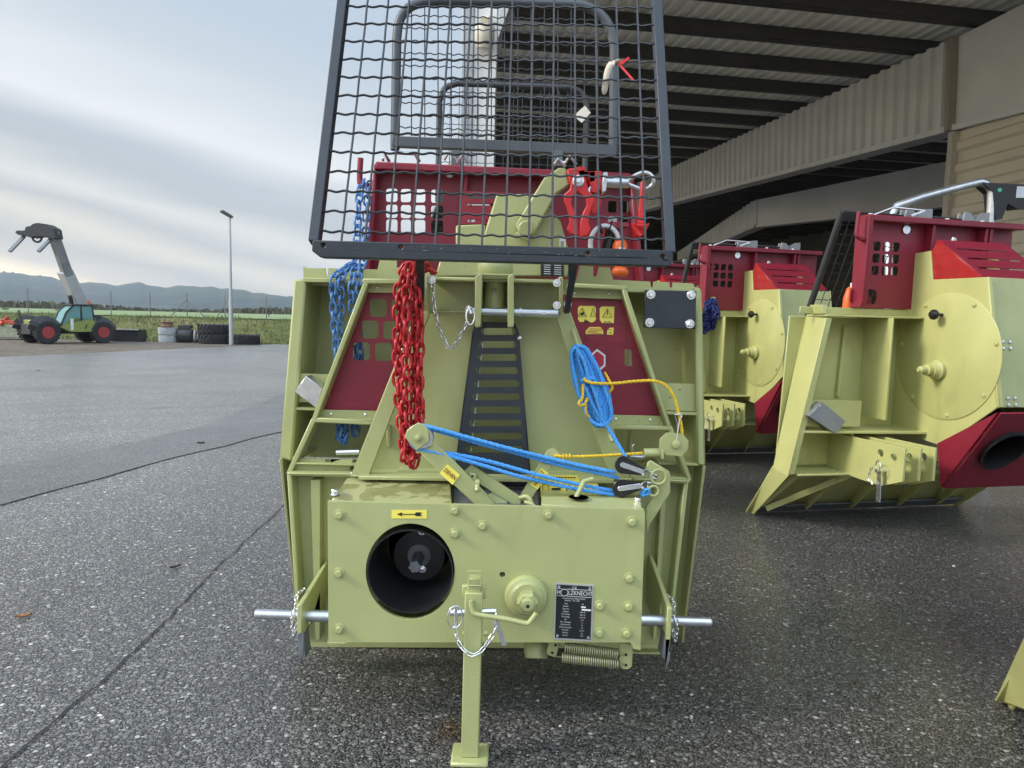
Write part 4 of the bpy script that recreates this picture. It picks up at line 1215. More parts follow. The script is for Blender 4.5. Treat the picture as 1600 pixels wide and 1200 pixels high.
mb = MB(); plate(mb, [(722, 298), (790, 300), (790, 350), (716, 350)], PY - .03, .004, [rrect((x0 + x1) / 2, y, x1 - x0, 4, 1.8) for x0, x1, y in ((730, 782, 308), (730, 778, 320), (730, 762, 345))]); part('slatted_cover', mb, simple('bright wine red paint', (.27, .015, .025), .4, bump=.1), bp_)
mb = MB(); mb.tube(catmull([P(563.5, 247, PY - .02), P(562, 280, PY - .02), P(566, 288, PY - .02), P(584, 292, PY)], 6), .009, 12); part('chain_peg', mb, WINE, bp_, bevel=0)
mb = MB()
for x, y in ((703, 272),): mb.lathe([(.012, 0), (.012, .006), (.005, .008), (0, .008)], P(x, y, PY - .005), FRONT, 16)
part('knob', mb, GALV, bp_, bevel=0)
mb = MB(); mb.tube([P(608, 252, PY - .02), P(600, 238, PY - .05), P(648, 240, PY - .05), P(655, 252, PY - .02)], .0055, 8); mb.cyl(P(597, 248, PY), P(600, 248, PY), .008, 8)
for x, y in ((702, 245), (722, 250), (872, 256), (890, 252)): mb.tube([P(x - 8, y + 4, PY), P(x, y - 8, PY - .02), P(x + 10, y + 4, PY)], .005, 8)
mb.tube([P(872, 251, PY), P(884, 256, PY)], .006, 8); part('latch', mb, GALV, bp_, bevel=0, smooth=50)

# --- guards
def guard_mesh(c00, c10, c01, c11, nw, nh, r, amp, jitter=0):      # bottom-left, bottom-right, top-left, top-right
    mb = MB(); nrm = (c10 - c00).cross(c01 - c00).normalized(); w = (c10 - c00).length / (nw + 1); h = (c01 - c00).length / (nh + .6)
    for i in range(nw):
        t = (i + 1) / (nw + 1); mb.wire(c00.lerp(c10, t), c01.lerp(c11, t), r, amp * .6, h * 2, nrm, math.pi * i)
    for j in range(nh):
        t = (j + .7) / (nh + .6); p, q = c00.lerp(c01, t), c10.lerp(c11, t); mb.wire(p, q, r, amp, w * .72, (c01 - c00), math.pi * j, 6)
    return mb
g00, g10 = P(496, 384, 1.66), P(1046, 398, 1.66); g01, g11 = P(547, -40, 1.915), P(1026, -40, 1.915)
WIRE = simple('black coated wire', (0.035, 0.037, 0.042), 0.38, var=.15, scale=30, bump=.2)
mb = MB(); mb.prism(px_loop([(489, 375), (1050, 391), (1051, 408), (489, 392)], 1.65), (0, .012, 0)); mb.prism(px_loop([(489, 391), (1051, 407), (1048, 416), (497, 401)], 1.652), (0, .05, .0))
gd_bar = mb
mb2 = MB(); upv = (g01 - g00).normalized()
mb2.prism(px_loop([(488, 375), (1051, 391), (1052, 409), (1045, 416), (500, 402), (487, 392)], 1.648), (0, .045, 0), [px_loop(circ2(x, y, 3.6, n=14), 1.648) for x, y in ((505, 383), (626, 386), (918, 396), (1035, 401))])
mb2.bar(P(492, 380, 1.67), P(545, -70, 1.935), .024, .03, (g10 - g00).cross(upv)); mb2.bar(P(1046, 398, 1.67), P(1022, -70, 1.935), .024, .03, (g10 - g00).cross(upv)); mb2.bar(P(540, -66, 1.93), P(1026, -66, 1.93), .03, .03)
G1 = part('front_guard', mb2, BLACK, bevel=.004, seg=2)
part('wire_mesh', guard_mesh(g00, g10, g01, g11, 14, 14, .0028, .0021), WIRE, G1, bevel=0, smooth=60)
mb = MB()
for a, b, c in (((655, 398), (656, 438), (656, 482)), ((896, 404), (892, 440), (884, 490))):
    mb.prism([P(a[0] - 8, a[1], 1.69), P(a[0] + 8, a[1], 1.69), P(b[0] + 7, b[1], 1.80), P(c[0] + 6, c[1], 1.845), P(c[0] - 3, c[1], 1.845), P(b[0] - 4, b[1], 1.80)], (0, .012, 0))
part('guard_strap', mb, BLACK, G1, bevel=.002)
def drops(mb, x0, x1, n):
    for _ in range(n):
        x = random.uniform(x0, x1); y = 377 + (x - 489) * .0285 + random.uniform(2, 12)
        mb.lathe([(random.uniform(.001, .0022), 0), (.001, .001), (0, .0012)], P(x, y, 1.648), FRONT, 8)
WATER = simple('water drop', (.07, .075, .085), .12, spec=.5, rvar=0)
mb = MB(); drops(mb, 495, 1045, 45)
for _ in range(30):
    x = random.uniform(505, 1040); mb.lathe([(0, -.002), (.0022, -.0006), (.0016, .002), (0, .003)], P(x, 401.5 + (x - 500) * .0262, 1.655), (0, 0, 1), 8)
part('water_drops', mb, WATER, G1, bevel=0)['kind'] = 'stuff'
EDGE = simple('grey guard tube', (0.075, 0.085, 0.095), .42, var=.12)
def rear_guard_mb(S, T_, sx0, sx1, yb, yt, rad, Y, tilt):
    pass
# rear guard standing on the back panel
RG = 2.30
tube_pts = [P(617, 235, RG)] + catmull([P(620, 60, RG), P(624, 33, RG), P(638, 13, RG), P(662, 3, RG), P(690, 1, RG)], 5) + catmull([P(885, 6, RG), P(915, 10, RG), P(940, 24, RG), P(955, 48, RG), P(960, 75, RG)], 5) + [P(958, 242, RG)]
mb = MB().tube(tube_pts, .0145, 14); mb.prism(px_loop([(613, 212), (962, 226), (964, 243), (612, 228)], RG - .018), (0, .03, 0))
for x in (713, 872): mb.bar(P(x, 236, RG - .02), P(x, 262, RG - .03), .03, .02)
G2 = part('rear_guard', mb, EDGE, bevel=.002)
part('wire_mesh', guard_mesh(P(622, 212, RG), P(955, 225, RG), P(622, 6, RG), P(955, 14, RG), 15, 10, .0019, .0022), WIRE, G2, bevel=0, smooth=60)

# --- gearbox box at the front
BY = 1.72
mb = MB(); holes = [circ2(641, 893, 69.5, 75, 48), circ2(785, 898, 4.6, n=14)]
plate(mb, [(512, 783), (1006, 796), (1008, 802), (1001, 1016), (990, 1014), (985, 1004), (545, 1004), (525, 1008), (513, 1008)], BY, .012, holes); box = part('gearbox_front', mb, bevel=.003, seg=2)
mb = MB()
a, b = P(514, 785, BY + .014), P(524, 1006, BY + .014); mb.prism([a, V((a.x, 1.975, a.z)), V((a.x + .01, 1.975, b.z)), V((a.x + .01, b.y, b.z))], (.008, 0, 0))
a, b = P(1004, 800, BY + .014), P(999, 1010, BY + .014); mb.prism([a, V((a.x, 1.975, a.z)), V((a.x, 1.975, b.z)), V((a.x, b.y, b.z))], (-.008, 0, 0))
a, b = P(530, 1000, BY + .02), P(985, 1002, BY + .02); mb.prism([a, b, b + V((0, .24, 0)), a + V((0, .24, 0))], (0, 0, .006))
part('gearbox_side', mb)
mb = MB(); mb.prism([P(515, 785, BY + .013), P(706, 790, BY + .013), P(703, 746, 1.97), P(545, 743, 1.97)], (0, 0, -.006)); part('gearbox_lid', mb, LID)
mb = MB(); mb.prism([P(846, 788, BY + .013), P(1004, 797, BY + .013), P(1000, 781, 1.80), P(846, 777, 1.80)], (0, 0, -.006)); mb.prism([P(846, 777, 1.80), P(1000, 781, 1.80), P(998, 760, 1.96), P(846, 755, 1.96)], (0, 0, -.006)); part('switch_lid', mb)
mb = MB(); mb.lathe([(0, 0), (.026, 0)], P(904, 779, 1.785) + V((0, 0, .004)), (0, 0, 1), 28); part('slot', mb, PLASTIC, bevel=0)
mb = MB(); mb.tube([P(898, 782, 1.79), P(912, 752, 1.81), P(926, 748, 1.82)], .0065, 10); part('switch_stick', mb, bevel=0)
mb = MB(); mb.prism(px_loop([(846, 742), (902, 743), (908, 755), (934, 756), (940, 774), (844, 776)], 1.88), (0, .002, 0)); st5 = part('instruction_sticker', mb, STICKER, bevel=0)
st5m = MB()
for k in range(8): st5m.bar(P(864 + 4.6 * k, 745.5 + .1 * k, 1.878), P(867 + 4.6 * k, 745.6 + .1 * k, 1.878), .0032, .0006)
part('lettering', st5m, INK, st5, bevel=0)
mb = MB()
mb.tube([P(848, 757, 1.878), P(857, 757, 1.878), P(857, 767, 1.878), P(848, 767, 1.878)], .0012, 5, closed=True); mb.bar(P(862, 764, 1.878), P(876, 764, 1.878), .006, .001); mb.tube([P(884, 770, 1.878), P(888, 759, 1.878), P(900, 768, 1.878), P(909, 761, 1.878)], .0016, 5); mb.bar(P(915, 766, 1.878), P(930, 768, 1.878), .004, .001); part('pictogram', mb, INK, st5, bevel=0)
# dark pocket with the lever pivot
mb = MB(); mb.prism([P(708, 795, BY + .03), P(842, 797, BY + .03), P(842, 763, 1.94), P(708, 760, 1.94)], (0, 0, -.03)); part('lever_pocket', mb, BARE)
mb = MB(); mb.cyl(P(775, 786, 1.80), P(775, 786, 1.84), .03, 24); part('pivot_boss', mb, bevel=.002)
# bolts on the face
for x, y in ((531, 804), (530, 895), (531, 982), (711, 797), (711, 833), (754, 821), (857, 804), (987, 815), (983, 903), (937, 946), (982, 947), (936, 988), (979, 989)):
    part('bolt', MB().hexbolt(P(x, y, BY), FRONT, .0095, .011), OLIVE, box, bevel=.0006)
for p in (P(552, 746, 1.96), P(523, 774, 1.79), P(996, 787, 1.79)):
    part('lid_bolt', MB().hexbolt(p + V((0, 0, .002)), (0, 0, 1), .009, .012), ZINC, W, bevel=.0006)
mb = MB(); mb.lathe([(.036, 0), (.051, 0), (.053, .004), (.053, .018), (.049, .024), (.042, .026), (.038, .03), (0, .03)], P(822, 929, BY), FRONT, 44); bo_ = part('bearing_cap', mb, bevel=0)
mb = MB(); c = P(824, 935, BY - .028); mb.hexbolt(c, FRONT, .027, .03, .3); mb.lathe([(.017, .03), (.017, .044), (.014, .048), (.0, .048)], c, FRONT, 24); part('nut', mb, OLIVE, bo_, bevel=.0015)
mb = MB(); mb.lathe([(.004, 0), (.004, .0015), (0, .0015)], c + V((0, -.048, 0)), FRONT, 12); part('centre_hole', mb, PLASTIC, bo_, bevel=0)
# PTO opening
c = P(641, 893, BY)
mb = MB(); mb.lathe([(.1075, -.002), (.104, -.002), (.104, .16), (.088, .21), (.088, .215), (.1075, .215), (.1075, -.002)], c, (0, 1, 0), 56); mb.lathe([(.0, .2), (.0885, .2)], c + V((0, 0, .004)), (0, 1, 0), 48); gt = part('drive_shaft_guard', mb, PLASTIC, bevel=0)
c2 = P(655, 868, 1.90)
mb = MB(); mb.lathe([(.066, .0), (.07, .003), (.07, .012), (0, .014)], c2 + V((0, .01, 0)), FRONT, 40); part('guard_disc', mb, PLASTIC, gt, bevel=0)
mb = MB(); mb.ring(c2, FRONT, .03, .004); mb.lathe([(.03, 0), (.03, .006), (0, .006)], c2, FRONT, 30); part('shaft_flange', mb, BARE, gt, bevel=0)
mb = MB(); c3 = c2; pr = []
for k in range(24):
    an = 2 * math.pi * k / 24; r = .0165 if k % 4 < 2 else .0138; pr.append(c3 + V((math.cos(an) * r, -.006, math.sin(an) * r)))
mb.prism(pr, (0, -.085, 0)); part('splined_shaft', mb, BARE, gt, bevel=.001)
mb = MB()
for x, y in ((659, 830), (660, 889)): mb.hexbolt(P(x, y, 1.895), FRONT, .007)
part('guard_bolt', mb, ZINC, gt, bevel=0)
# arrow sticker
ar = sticker([(612, 797), (667, 797), (667, 810), (612, 810)], BY, 'arrow_sticker')
AYK = BY - .0024
mb = MB(); plate(mb, [(620, 803.5), (628, 800.5), (628, 802.9), (648, 802.9), (650, 800.6), (659, 800.6), (657, 803.5), (659, 806.4), (650, 806.4), (648, 804.1), (628, 804.1), (628, 806.5)], AYK, .0006); part('arrow', mb, INK, ar, bevel=0)
# name plate
def npx(u, v): # u,v 0..1 on the plate
    return (867.5 + (928 - 867.5) * u - 3.0 * v, 910.5 + (914 - 910.5) * u + v * 88.5)
mb = MB(); plate(mb, [npx(0, 0), npx(1, 0), npx(1, 1), npx(0, 1)], BY - .0015, .0015); npl = part('name_plate', mb, simple('satin aluminium', (.62, .62, .6), .35, metal=.6), bevel=0)
mb = MB(); plate(mb, [npx(.04, .03), npx(.96, .03), npx(.96, .97), npx(.04, .97)], BY - .0022, .0006); part('plate_field', mb, simple('black plate print', (.014, .015, .016), .4), npl, bevel=0)
XD = (P(*npx(1, .5), BY) - P(*npx(0, .5), BY)); YD = V((0, 0, 1)); pw = XD.length
YD = (P(*npx(.5, 0), BY) - P(*npx(.5, 1), BY))
LW = simple('silver print', (.7, .7, .68), .4)
def ntext(s, u, v, size, sq=1.0): return text_mb(s, P(*npx(u, v), BY - .0027), XD, YD, size, 0, 0, sq)
mb = MB()
def merge(a): mb.add(a.v, a.f)
merge(ntext('CE', .5, .075, .0085, 1.2)); merge(ntext('H', .10, .165, .0155, .8)); merge(ntext('LZKNECHT', .66, .165, .0155, .77))
for v in (.1, .225):
    mb.bar(P(*npx(.05 if v > .2 else .05, v), BY - .0027), P(*npx(.2, v), BY - .0027), .0008, .0003); mb.bar(P(*npx(.31, v), BY - .0027), P(*npx(.95, v), BY - .0027), .0011, .0003)
mb.ring(P(*npx(.245, .165), BY - .0027), FRONT, .0088, .0006, 24, 5)
merge(ntext('Forstmaschinen Fabrik GmbH', .5, .263, .0052, .9)); merge(ntext('Austria   Tel. +43', .45, .3, .0052, 1))
rows_ = (('Type:', 'HS'), ('Baujahr:', '20'), ('Masch.Nr.:', 'Nr.'), ('Zugkraft:', 'max. N'), ('Unt. Seillage:', 'max. N'), ('Ob. Seillage:', 'max. N'), ('Seil:', 'mm'), ('Max. Seillaenge:', 'm'), ('Seilbruchkraft:', 'N'), ('Mech. Bremskraft:', 'N'), ('Drehzahl:', 'U/min'), ('Gewicht:', 'kg'), ('Antrieb:', 'kW'))
for k, (a_, b_) in enumerate(rows_):
    v = .355 + .0465 * k; mb.v; t = ntext(a_, .3, v, .0052, .8); merge(t); merge(ntext(b_, .73, v, .0052, .9))
part('lettering', mb, LW, npl, bevel=0)
mb = MB(); plate(mb, [npx(.69, .39), npx(.81, .39), npx(.81, .415), npx(.69, .415)], BY - .003, .0003); plate(mb, [npx(.71, .435), npx(.95, .435), npx(.95, .465), npx(.71, .465)], BY - .003, .0003); part('blank_field', mb, WHITEINK, npl, bevel=0)
mb = MB()
for u, v in ((.1, .065), (.9, .065), (.1, .93), (.9, .93)): mb.lathe([(.0042, 0), (.0038, .0018), (.0012, .002), (0, .0012)], P(*npx(u, v), BY - .002), FRONT, 14)
part('rivet', mb, ZINC, npl, bevel=0)
# --- lower linkage: hitch plates, pins
def hitch(xc, zt, za, zb, s):
    mb = MB(); hole = [V((xc, 1.80 + .011 * math.cos(t), zt - .085 + .02 * math.sin(t))) for t in [2 * math.pi * k / 14 for k in range(14)]]
    pr = [V((xc, 1.99, zt)), V((xc, 1.725, za)), V((xc, 1.725, zb)), V((xc, 1.76, zb - .012)), V((xc, 1.99, zb - .012))]
    mb.prism(pr, (.012 * s, 0, 0), [hole]); return part('hitch_plate', mb, bevel=.002)
zt = P(508, 880, 1.97).z; za = P(464, 945, 1.725).z; zb = P(464, 990, 1.725).z
xl = P(464, 960, 1.725).x; xr = P(1050, 960, 1.725).x
hl = hitch(xl, zt, za, zb, 1); hr = hitch(xr, P(1008, 870, 1.97).z, P(1050, 950, 1.725).z, P(1050, 1000, 1.725).z, -1)
for (a, b, s, xq) in (((399, 959), (515, 963), -1, xl), ((1112, 972), (996, 968), 1, xr)):
    p, q = P(*a, 1.77), P(*b, 1.77); d = (q - p).normalized(); mb = MB()
    mb.lathe([(0, 0), (.0095, 0), (.0125, .003), (.0125, .008), (.0125, (q - p).length * .55), (.0148, (q - p).length * .55 + .001), (.0148, (q - p).length), (0, (q - p).length)], p, d, 24); part('linkage_pin', mb, GALV, bevel=0, smooth=50)
    mb = MB(); x0 = xq + s * .016
    mb.ring(V((x0, 1.768, p.z + .004)), (1, 0, .15), .017, .0022); mb.chain([V((x0 + s * .004, 1.757, p.z + .012)), V((x0 + s * .006, 1.752, p.z - .02)), V((x0 + s * .002, 1.76, p.z - .05)), V((x0, 1.775, p.z - .02))], .012, .007, .0014); mb.chain([V((x0 - s * .004, 1.757, p.z + .022)), V((x0 - s * .002, 1.765, p.z + .05)), V((x0 - s * .012, 1.80, p.z + .058))], .012, .007, .0014); part('pin_chain', mb, ZINC, bevel=0, smooth=60)
mb = MB()
for px, s in ((469, 1), (1044, -1)):
    a = P(px, 992, 1.73); mb.prism([a, a + V((.006 * s, .0, 0)), a + V((.014 * s, 0, -.06)), a + V((.004 * s, 0, -.064)), a + V((0, 0, -.05))], (0, .05, 0)); mb.prism([P(464 if s > 0 else 1049, 990, 1.728), P(474 if s > 0 else 1040, 990, 1.728), P(474 if s > 0 else 1046, 1024 if s > 0 else 1030, 1.728), P(467 if s > 0 else 1041, 1034 if s > 0 else 1042, 1.728)], (0, .012, 0))
part('wear_strip', mb, BARE)
# --- support leg
LG = PZ(735, 1176, .012).y; print('leg', LG)
mb = MB(); a, b = P(741.5, 902, LG), P(735, 1156, LG); b.z = .012
plx = 31.0 / 1110 * LG
DL = LG - 1.67
dz = (b - a).normalized(); mb.bar(a + dz * .03, b, plx * .93, plx * .93); leg = part('support_leg', mb, bevel=.003, seg=2)
mb = MB(); mb.bar(a + dz * -.002, a + dz * .06, plx * .66, plx * .66); mb.bar(a + dz * .018, a + dz * .05, plx * 1.25, plx * .3); part('inner_tube', mb, OLIVE, leg, bevel=.002)
mb = MB(); mb.tube([a + V((-.012, -.0, .003)) + V((0, -.02, -.01)), a + V((-.014, -.02, .022)), a + V((.016, -.02, .022)), a + V((.016, -.02, -.012)), a + V((-.014, -.02, -.012))], .0022, 6); part('leg_clip', mb, OLIVE, leg, bevel=0)
mb = MB(); fz = .006; c = V((b.x, b.y + .0, fz)); mb.box(c, .088, .085, .012); part('foot_plate', mb, OLIVE, leg, bevel=.004)
mb = MB(); pts = catmull([P(736, 938, 1.642 + DL), P(738, 952, 1.64 + DL), P(746, 960, 1.637 + DL), P(790, 967, 1.63 + DL), P(822, 974, 1.63 + DL), P(829, 970, 1.63 + DL), P(838, 958, 1.63 + DL)], 6); mb.tube(pts, .0058, 12); part('leg_handle', mb, OLIVE, leg, bevel=0, smooth=60)
mb = MB(); mb.cyl(P(704, 957, 1.66 + DL), P(775, 955, 1.66 + DL), .0085, 16); mb.cyl(P(712, 945, 1.655 + DL), P(712, 978, 1.655 + DL), .0045, 10); mb.bar(P(770, 955, 1.66 + DL), P(788, 1008, 1.66 + DL), .011, .003); part('leg_pin', mb, ZINC, leg, bevel=0, smooth=40)
mb = MB(); mb.ring(P(711, 964, 1.645 + DL), (.3, -1, 0), .026, .0016, sx=.68, ax=(1, 0, 0)); mb.chain([P(710, 980, 1.645 + DL), P(716, 1003, 1.64 + DL), P(728, 1019, 1.632 + DL), P(738, 1024, 1.63 + DL), P(749, 1020, 1.632 + DL), P(762, 1004, 1.64 + DL), P(773, 985, 1.648 + DL), P(775, 958, 1.65 + DL)], .0165, .0082, .0014); part('leg_pin_chain', mb, ZINC, leg, bevel=0, smooth=60)
mb = MB()
for x in (726, 759): mb.lathe([(.006, -.004), (.006, .004), (0, .006)], P(x, 990, 1.67), (1 if x > 740 else -1, 0, 0), 12)
part('leg_rivet', mb, OLIVE, leg, bevel=0)
def weld(pts, Y, r=.0032, parent=None):
    mb = MB(); pp = resample([P(x, y, Y) for x, y in pts], r * 1.1)
    mb.v = []; q = []
    fr2 = frames(pp)
    vs = []; fs = []
    for i, (p, (t, a, b)) in enumerate(zip(pp, fr2)):
        rr = r * (1 + .22 * math.sin(i * 2.1) + random.uniform(-.1, .1))
        for k in range(6):
            an = 2 * math.pi * k / 6; vs.append(p + (a * math.cos(an) + b * math.sin(an)) * rr)
    for i in range(len(pp) - 1):
        for k in range(6): fs.append((i * 6 + k, i * 6 + (k + 1) % 6, i * 6 + 6 + (k + 1) % 6, i * 6 + 6 + k))
    mb.add(vs, fs); part('weld_seam', mb, OLIVE, parent, bevel=0, smooth=60)
weld([(548, 743), (577, 745)], 1.92); weld([(953, 748), (987, 749)], 1.92); weld([(751, 440), (751, 484)], 1.93, .004); weld([(794, 440), (794, 484)], 1.93, .004); weld([(742, 429), (803, 430)], 1.825, .003)
weld([(676, 487), (740, 487.5)], 1.915); weld([(806, 488), (872, 489)], 1.915); weld([(452, 740), (548, 741)], 1.943, .003); weld([(990, 749), (1074, 752)], 1.943, .003); weld([(512, 1004), (540, 1005)], 1.722, .003)
weld([(520, 786), (700, 790)], BY + .008, .0022); weld([(1010, 805), (1012, 828)], 1.826, .003)
# --- springs under the box
mb = MB(); plate(mb, [(859, 1001), (876, 1003), (869, 1029), (853, 1023)], 1.76, .008); plate(mb, [(968, 1003), (989, 1006), (988, 1042), (984, 1046), (972, 1046), (968, 1042)], 1.75, .008); part('spring_bracket', mb, bevel=.003)
def spring(a, b, y):
    a, b = P(*a, y), P(*b, y); L_ = (b - a).length; t = (b - a).normalized(); u = t.cross(V((0, 1, 0))).normalized(); w_ = t.cross(u); n = int(L_ / .0056); pts = []
    for i in range(n * 10 + 1):
        an = 2 * math.pi * i / 10; pts.append(a.lerp(b, i / (n * 10)) + (u * math.cos(an) + w_ * math.sin(an)) * .0125)
    mb = MB().tube(pts, .0019, 6); mb.tube([a - t * .014, a - t * .006, a], .0016, 6); mb.tube([b, b + t * .008, b + t * .016], .0016, 6)
    part('spring', mb, simple('spring steel olive', (.33, .33, .18), .35, metal=.3), bevel=0, smooth=60)
spring((882, 1011), (966, 1022), 1.745); spring((878, 1027), (967, 1037), 1.745)
mb = MB()
for x, y in ((868, 1008), (863, 1020), (978, 1023), (978, 1039)): mb.lathe([(.0035, 0), (.0035, .001), (0, .001)], P(x, y, 1.7585 if x < 900 else 1.7485), FRONT, 12)
part('spring_hole', mb, INK, bevel=0)
mb = MB(); mb.lathe([(.03, -.01), (.034, 0), (.03, .03), (0, .03)], P(838, 1010, 1.82), (0, -.5, -1), 24); part('drain_boss', mb)
# --- square plate on the right, tube holder on the left
mb = MB(); plate(mb, [(1008, 453), (1088, 455), (1087, 514), (1006, 512)], 2.0, .008); bpl = part('mounting_plate', mb, BLACK)
for x, y in ((1017, 460), (1080, 461), (1015, 504), (1078, 506)): part('plate_bolt', MB().hexbolt(P(x, y, 2.0), FRONT, .0088, .009), ZINC, bpl, bevel=.0006)
mb = MB(); mb.prism(px_loop([(478, 587), (504, 607), (494, 638), (460, 612)], 1.99), (.0, .05, 0)); part('tube_holder', mb, GALV, bevel=.002)
mb = MB(); a, b = P(526, 707, 1.99), P(562, 706, 1.99); mb.cyl(a, b, .0085, 16); part('stored_pin', mb, ZINC, bevel=0)
# --- levers
mb = MB(); mb.prism([P(652, 704, 1.77), P(683, 694, 1.77), P(776, 788, 1.775), P(742, 789, 1.775)], (0, .009, 0)); lv = part('pull_lever', mb, bevel=.002)
mb = MB(); plate(mb, [(632, 682), (636, 672), (652, 661), (664, 664), (670, 674), (671, 690), (650, 705)], 1.755, .006); plate(mb, [(634, 680), (640, 668), (654, 660), (668, 668), (672, 684), (652, 703)], 1.785, .006); part('pulley_cheek', mb, OLIVE, lv, bevel=.002)
mb = MB(); c = P(654, 683, 1.762); mb.lathe([(.005, 0), (.027, 0), (.0275, .003), (.022, .01), (.0275, .018), (.027, .021), (0, .021)], P(660, 684, 1.762), (0, 1, 0), 32); part('sheave', mb, GALV, lv, bevel=0)
mb = MB(); mb.hexbolt(P(653, 684, 1.755), FRONT, .008, .009); mb.lathe([(.005, .0), (.005, .013), (0, .014)], P(653, 684, 1.755), FRONT, 14); part('sheave_bolt', mb, OLIVE, lv, bevel=0)
stz = sticker([(699, 725), (719, 742), (707, 757.5), (687, 739)], 1.7695 + .001, 'pull_sticker')
a, b = P(693, 732, 1.768), P(713, 749.7, 1.768); xd = (b - a); yd = (P(699, 725, 1.768) - P(687, 739, 1.768))
part('lettering', text_mb('ZIEHEN', (a + b) / 2, xd, yd, .0145, .0006, 0, .8, .016), simple('dark red print', (.16, .05, .0), .5), stz, bevel=0)
mb = MB(); mb.prism([P(722, 739, 1.80), P(737, 726, 1.80), P(816, 778, 1.80), P(812, 794, 1.80), P(800, 788, 1.80)], (0, .008, 0)); lv2 = part('latch_lever', mb, bevel=.002)
mb = MB(); plate(mb, [(733, 739), (744, 740), (744, 760), (735, 760)], 1.785, .012); mb.cyl(P(746, 757, 1.775), P(745, 768, 1.765), .0058, 12); mb.cyl(P(750, 754, 1.78), P(742, 754, 1.78), .009, 14); part('lever_eye', mb, OLIVE, lv2, bevel=.002)
mb = MB(); mb.lathe([(.003, 0), (.003, .001), (0, .001)], P(738, 744, 1.7845), FRONT, 10); part('eye_hole', mb, INK, lv2, bevel=0)
mb = MB(); mb.prism([P(856, 703, 1.82), P(866, 700, 1.82), P(875, 708, 1.82), P(826, 788, 1.815), P(808, 782, 1.815)], (0, .008, 0)); lv3 = part('release_lever', mb, bevel=.002)
sto = sticker([(846, 731), (857, 739), (840, 765), (828, 757)], 1.8165, 'release_sticker')
yd = -(P(846, 731, 1.815) - P(857, 739, 1.815)); xd = P(846, 735, 1.815) - P(833, 761, 1.815)
t1 = text_mb('N', P(837, 756, 1.8145), xd, yd * -1, .0145, .0006, 0, .8, .016); t2 = text_mb('T', P(848, 738, 1.8145), xd, yd * -1, .0145, .0006, 0, .8, .016); t1.add(t2.v, t2.f); part('lettering', t1, simple('dark red lettering', (.16, .05, .0), .5), sto, bevel=0)
mb = MB(); mb.tube(catmull([P(812, 778, 1.80), P(824, 776, 1.79), P(830, 786, 1.785), P(822, 794, 1.79)], 6), .006, 10); mb.tube(catmull([P(820, 784, 1.79), P(832, 788, 1.78), P(838, 796, 1.78)], 5), .005, 10); part('lever_link', mb, OLIVE, W, bevel=0, smooth=60)
# --- arm with the eyelets at the upper right of the box
mb = MB(); plate(mb, [(1012, 722), (1018, 720), (1047, 737), (1048, 770), (1011, 829), (1009, 795), (1023, 772), (1023, 742), (1009, 735)], 1.83, .01); arm = part('eyelet_arm', mb, bevel=.003)
mb = MB(); mb.ring(P(1029, 745, 1.82), FRONT, .019, .0035); mb.ring(P(1021, 767, 1.82), FRONT, .013, .0035); part('eyelet', mb, OLIVE, arm, bevel=0)
mb = MB(); plate(mb, [(1042, 676), (1066, 678), (1076, 689), (1075, 703), (1066, 713), (1040, 711), (1030, 702), (1031, 686)], 1.84, .005); plate(mb, [(1044, 678), (1064, 678), (1074, 688), (1062, 713), (1040, 711)], 1.875, .005); mb.lathe([(.011, 0), (.011, .01), (.008, .012), (0, .012)], P(1056, 694, 1.84), FRONT, 20); sh = part('cord_pulley', mb, bevel=.0015)
mb = MB(); mb.tube([P(1036, 707, 1.86), P(1006, 708, 1.86)], .0125, 18); mb.bar(P(1034, 702, 1.85), P(1034, 716, 1.85), .006, .03); part('guide_tube', mb, OLIVE, sh, bevel=.001)
mb = MB(); mb.cyl(P(1005, 714, 1.87), P(985, 713, 1.87), .008, 14); mb.tube(catmull([P(990, 706, 1.87), P(988, 698, 1.87), P(991, 694, 1.87)], 5), .0016, 6); part('guide_rod', mb, GALV, sh, bevel=0)
mb = MB(); mb.tube([P(1056, 694, 1.835), P(1062, 655, 1.84), P(1066, 650, 1.84), P(1062, 647, 1.84), P(1054, 648, 1.84)], .0016, 6); mb.tube([P(1059, 694, 1.84), P(1058, 660, 1.845), P(1055, 650, 1.845)], .0012, 5); part('cord_clip', mb, GALV, sh, bevel=0)

# ------------------------------------------------------------------ things hung on the winch
def single(name, mb, mat, label, cat, org, group=None, smooth=60):
    o = build(name, mb, mat, None, org=org, smooth=smooth); o.location = org; return tag(o, label, cat, group)
mb = MB(); RY = 1.83
S = [[(638, 414), (628, 428), (622, 460), (621, 520), (621, 600), (627, 660), (632, 700), (629, 718)],
     [(642, 412), (637, 440), (634, 500), (636, 560), (633, 640), (638, 690), (640, 716)],
     [(648, 414), (646, 450), (648, 520), (645, 580), (648, 640), (645, 700), (643, 728)],
     [(650, 418), (654, 460), (657, 530), (655, 600), (656, 660), (652, 690)],
     [(641, 412), (648, 430), (652, 480), (650, 560), (653, 640), (650, 712), (646, 729)],
     [(636, 420), (629, 470), (628, 540), (629, 620), (634, 680), (636, 722)]]
for k, s_ in enumerate(S): mb.chain([P(x, y, RY + (0, -.022, .004, -.012, .024, .02)[k] + random.uniform(-.002, .002)) for x, y in s_], .0285, .0225, .0042, jit=.45)
mb.chain([P(644, 412, RY + .01), P(655, 408, 1.90), P(664, 415, 1.96), P(674, 421, 1.99)], .0285, .0225, .0042)
mb.chain([P(640, 414, RY + .01), P(652, 412, 1.89), P(662, 419, 1.96), P(678, 424, 2.0)], .0285, .0225, .0042)
single('red_chain', mb, CHAINRED, 'bundle of red lacquered chain hanging left of the slotted black cover', 'chain', P(640, 560, RY))
mb = MB(); BYc = 2.03
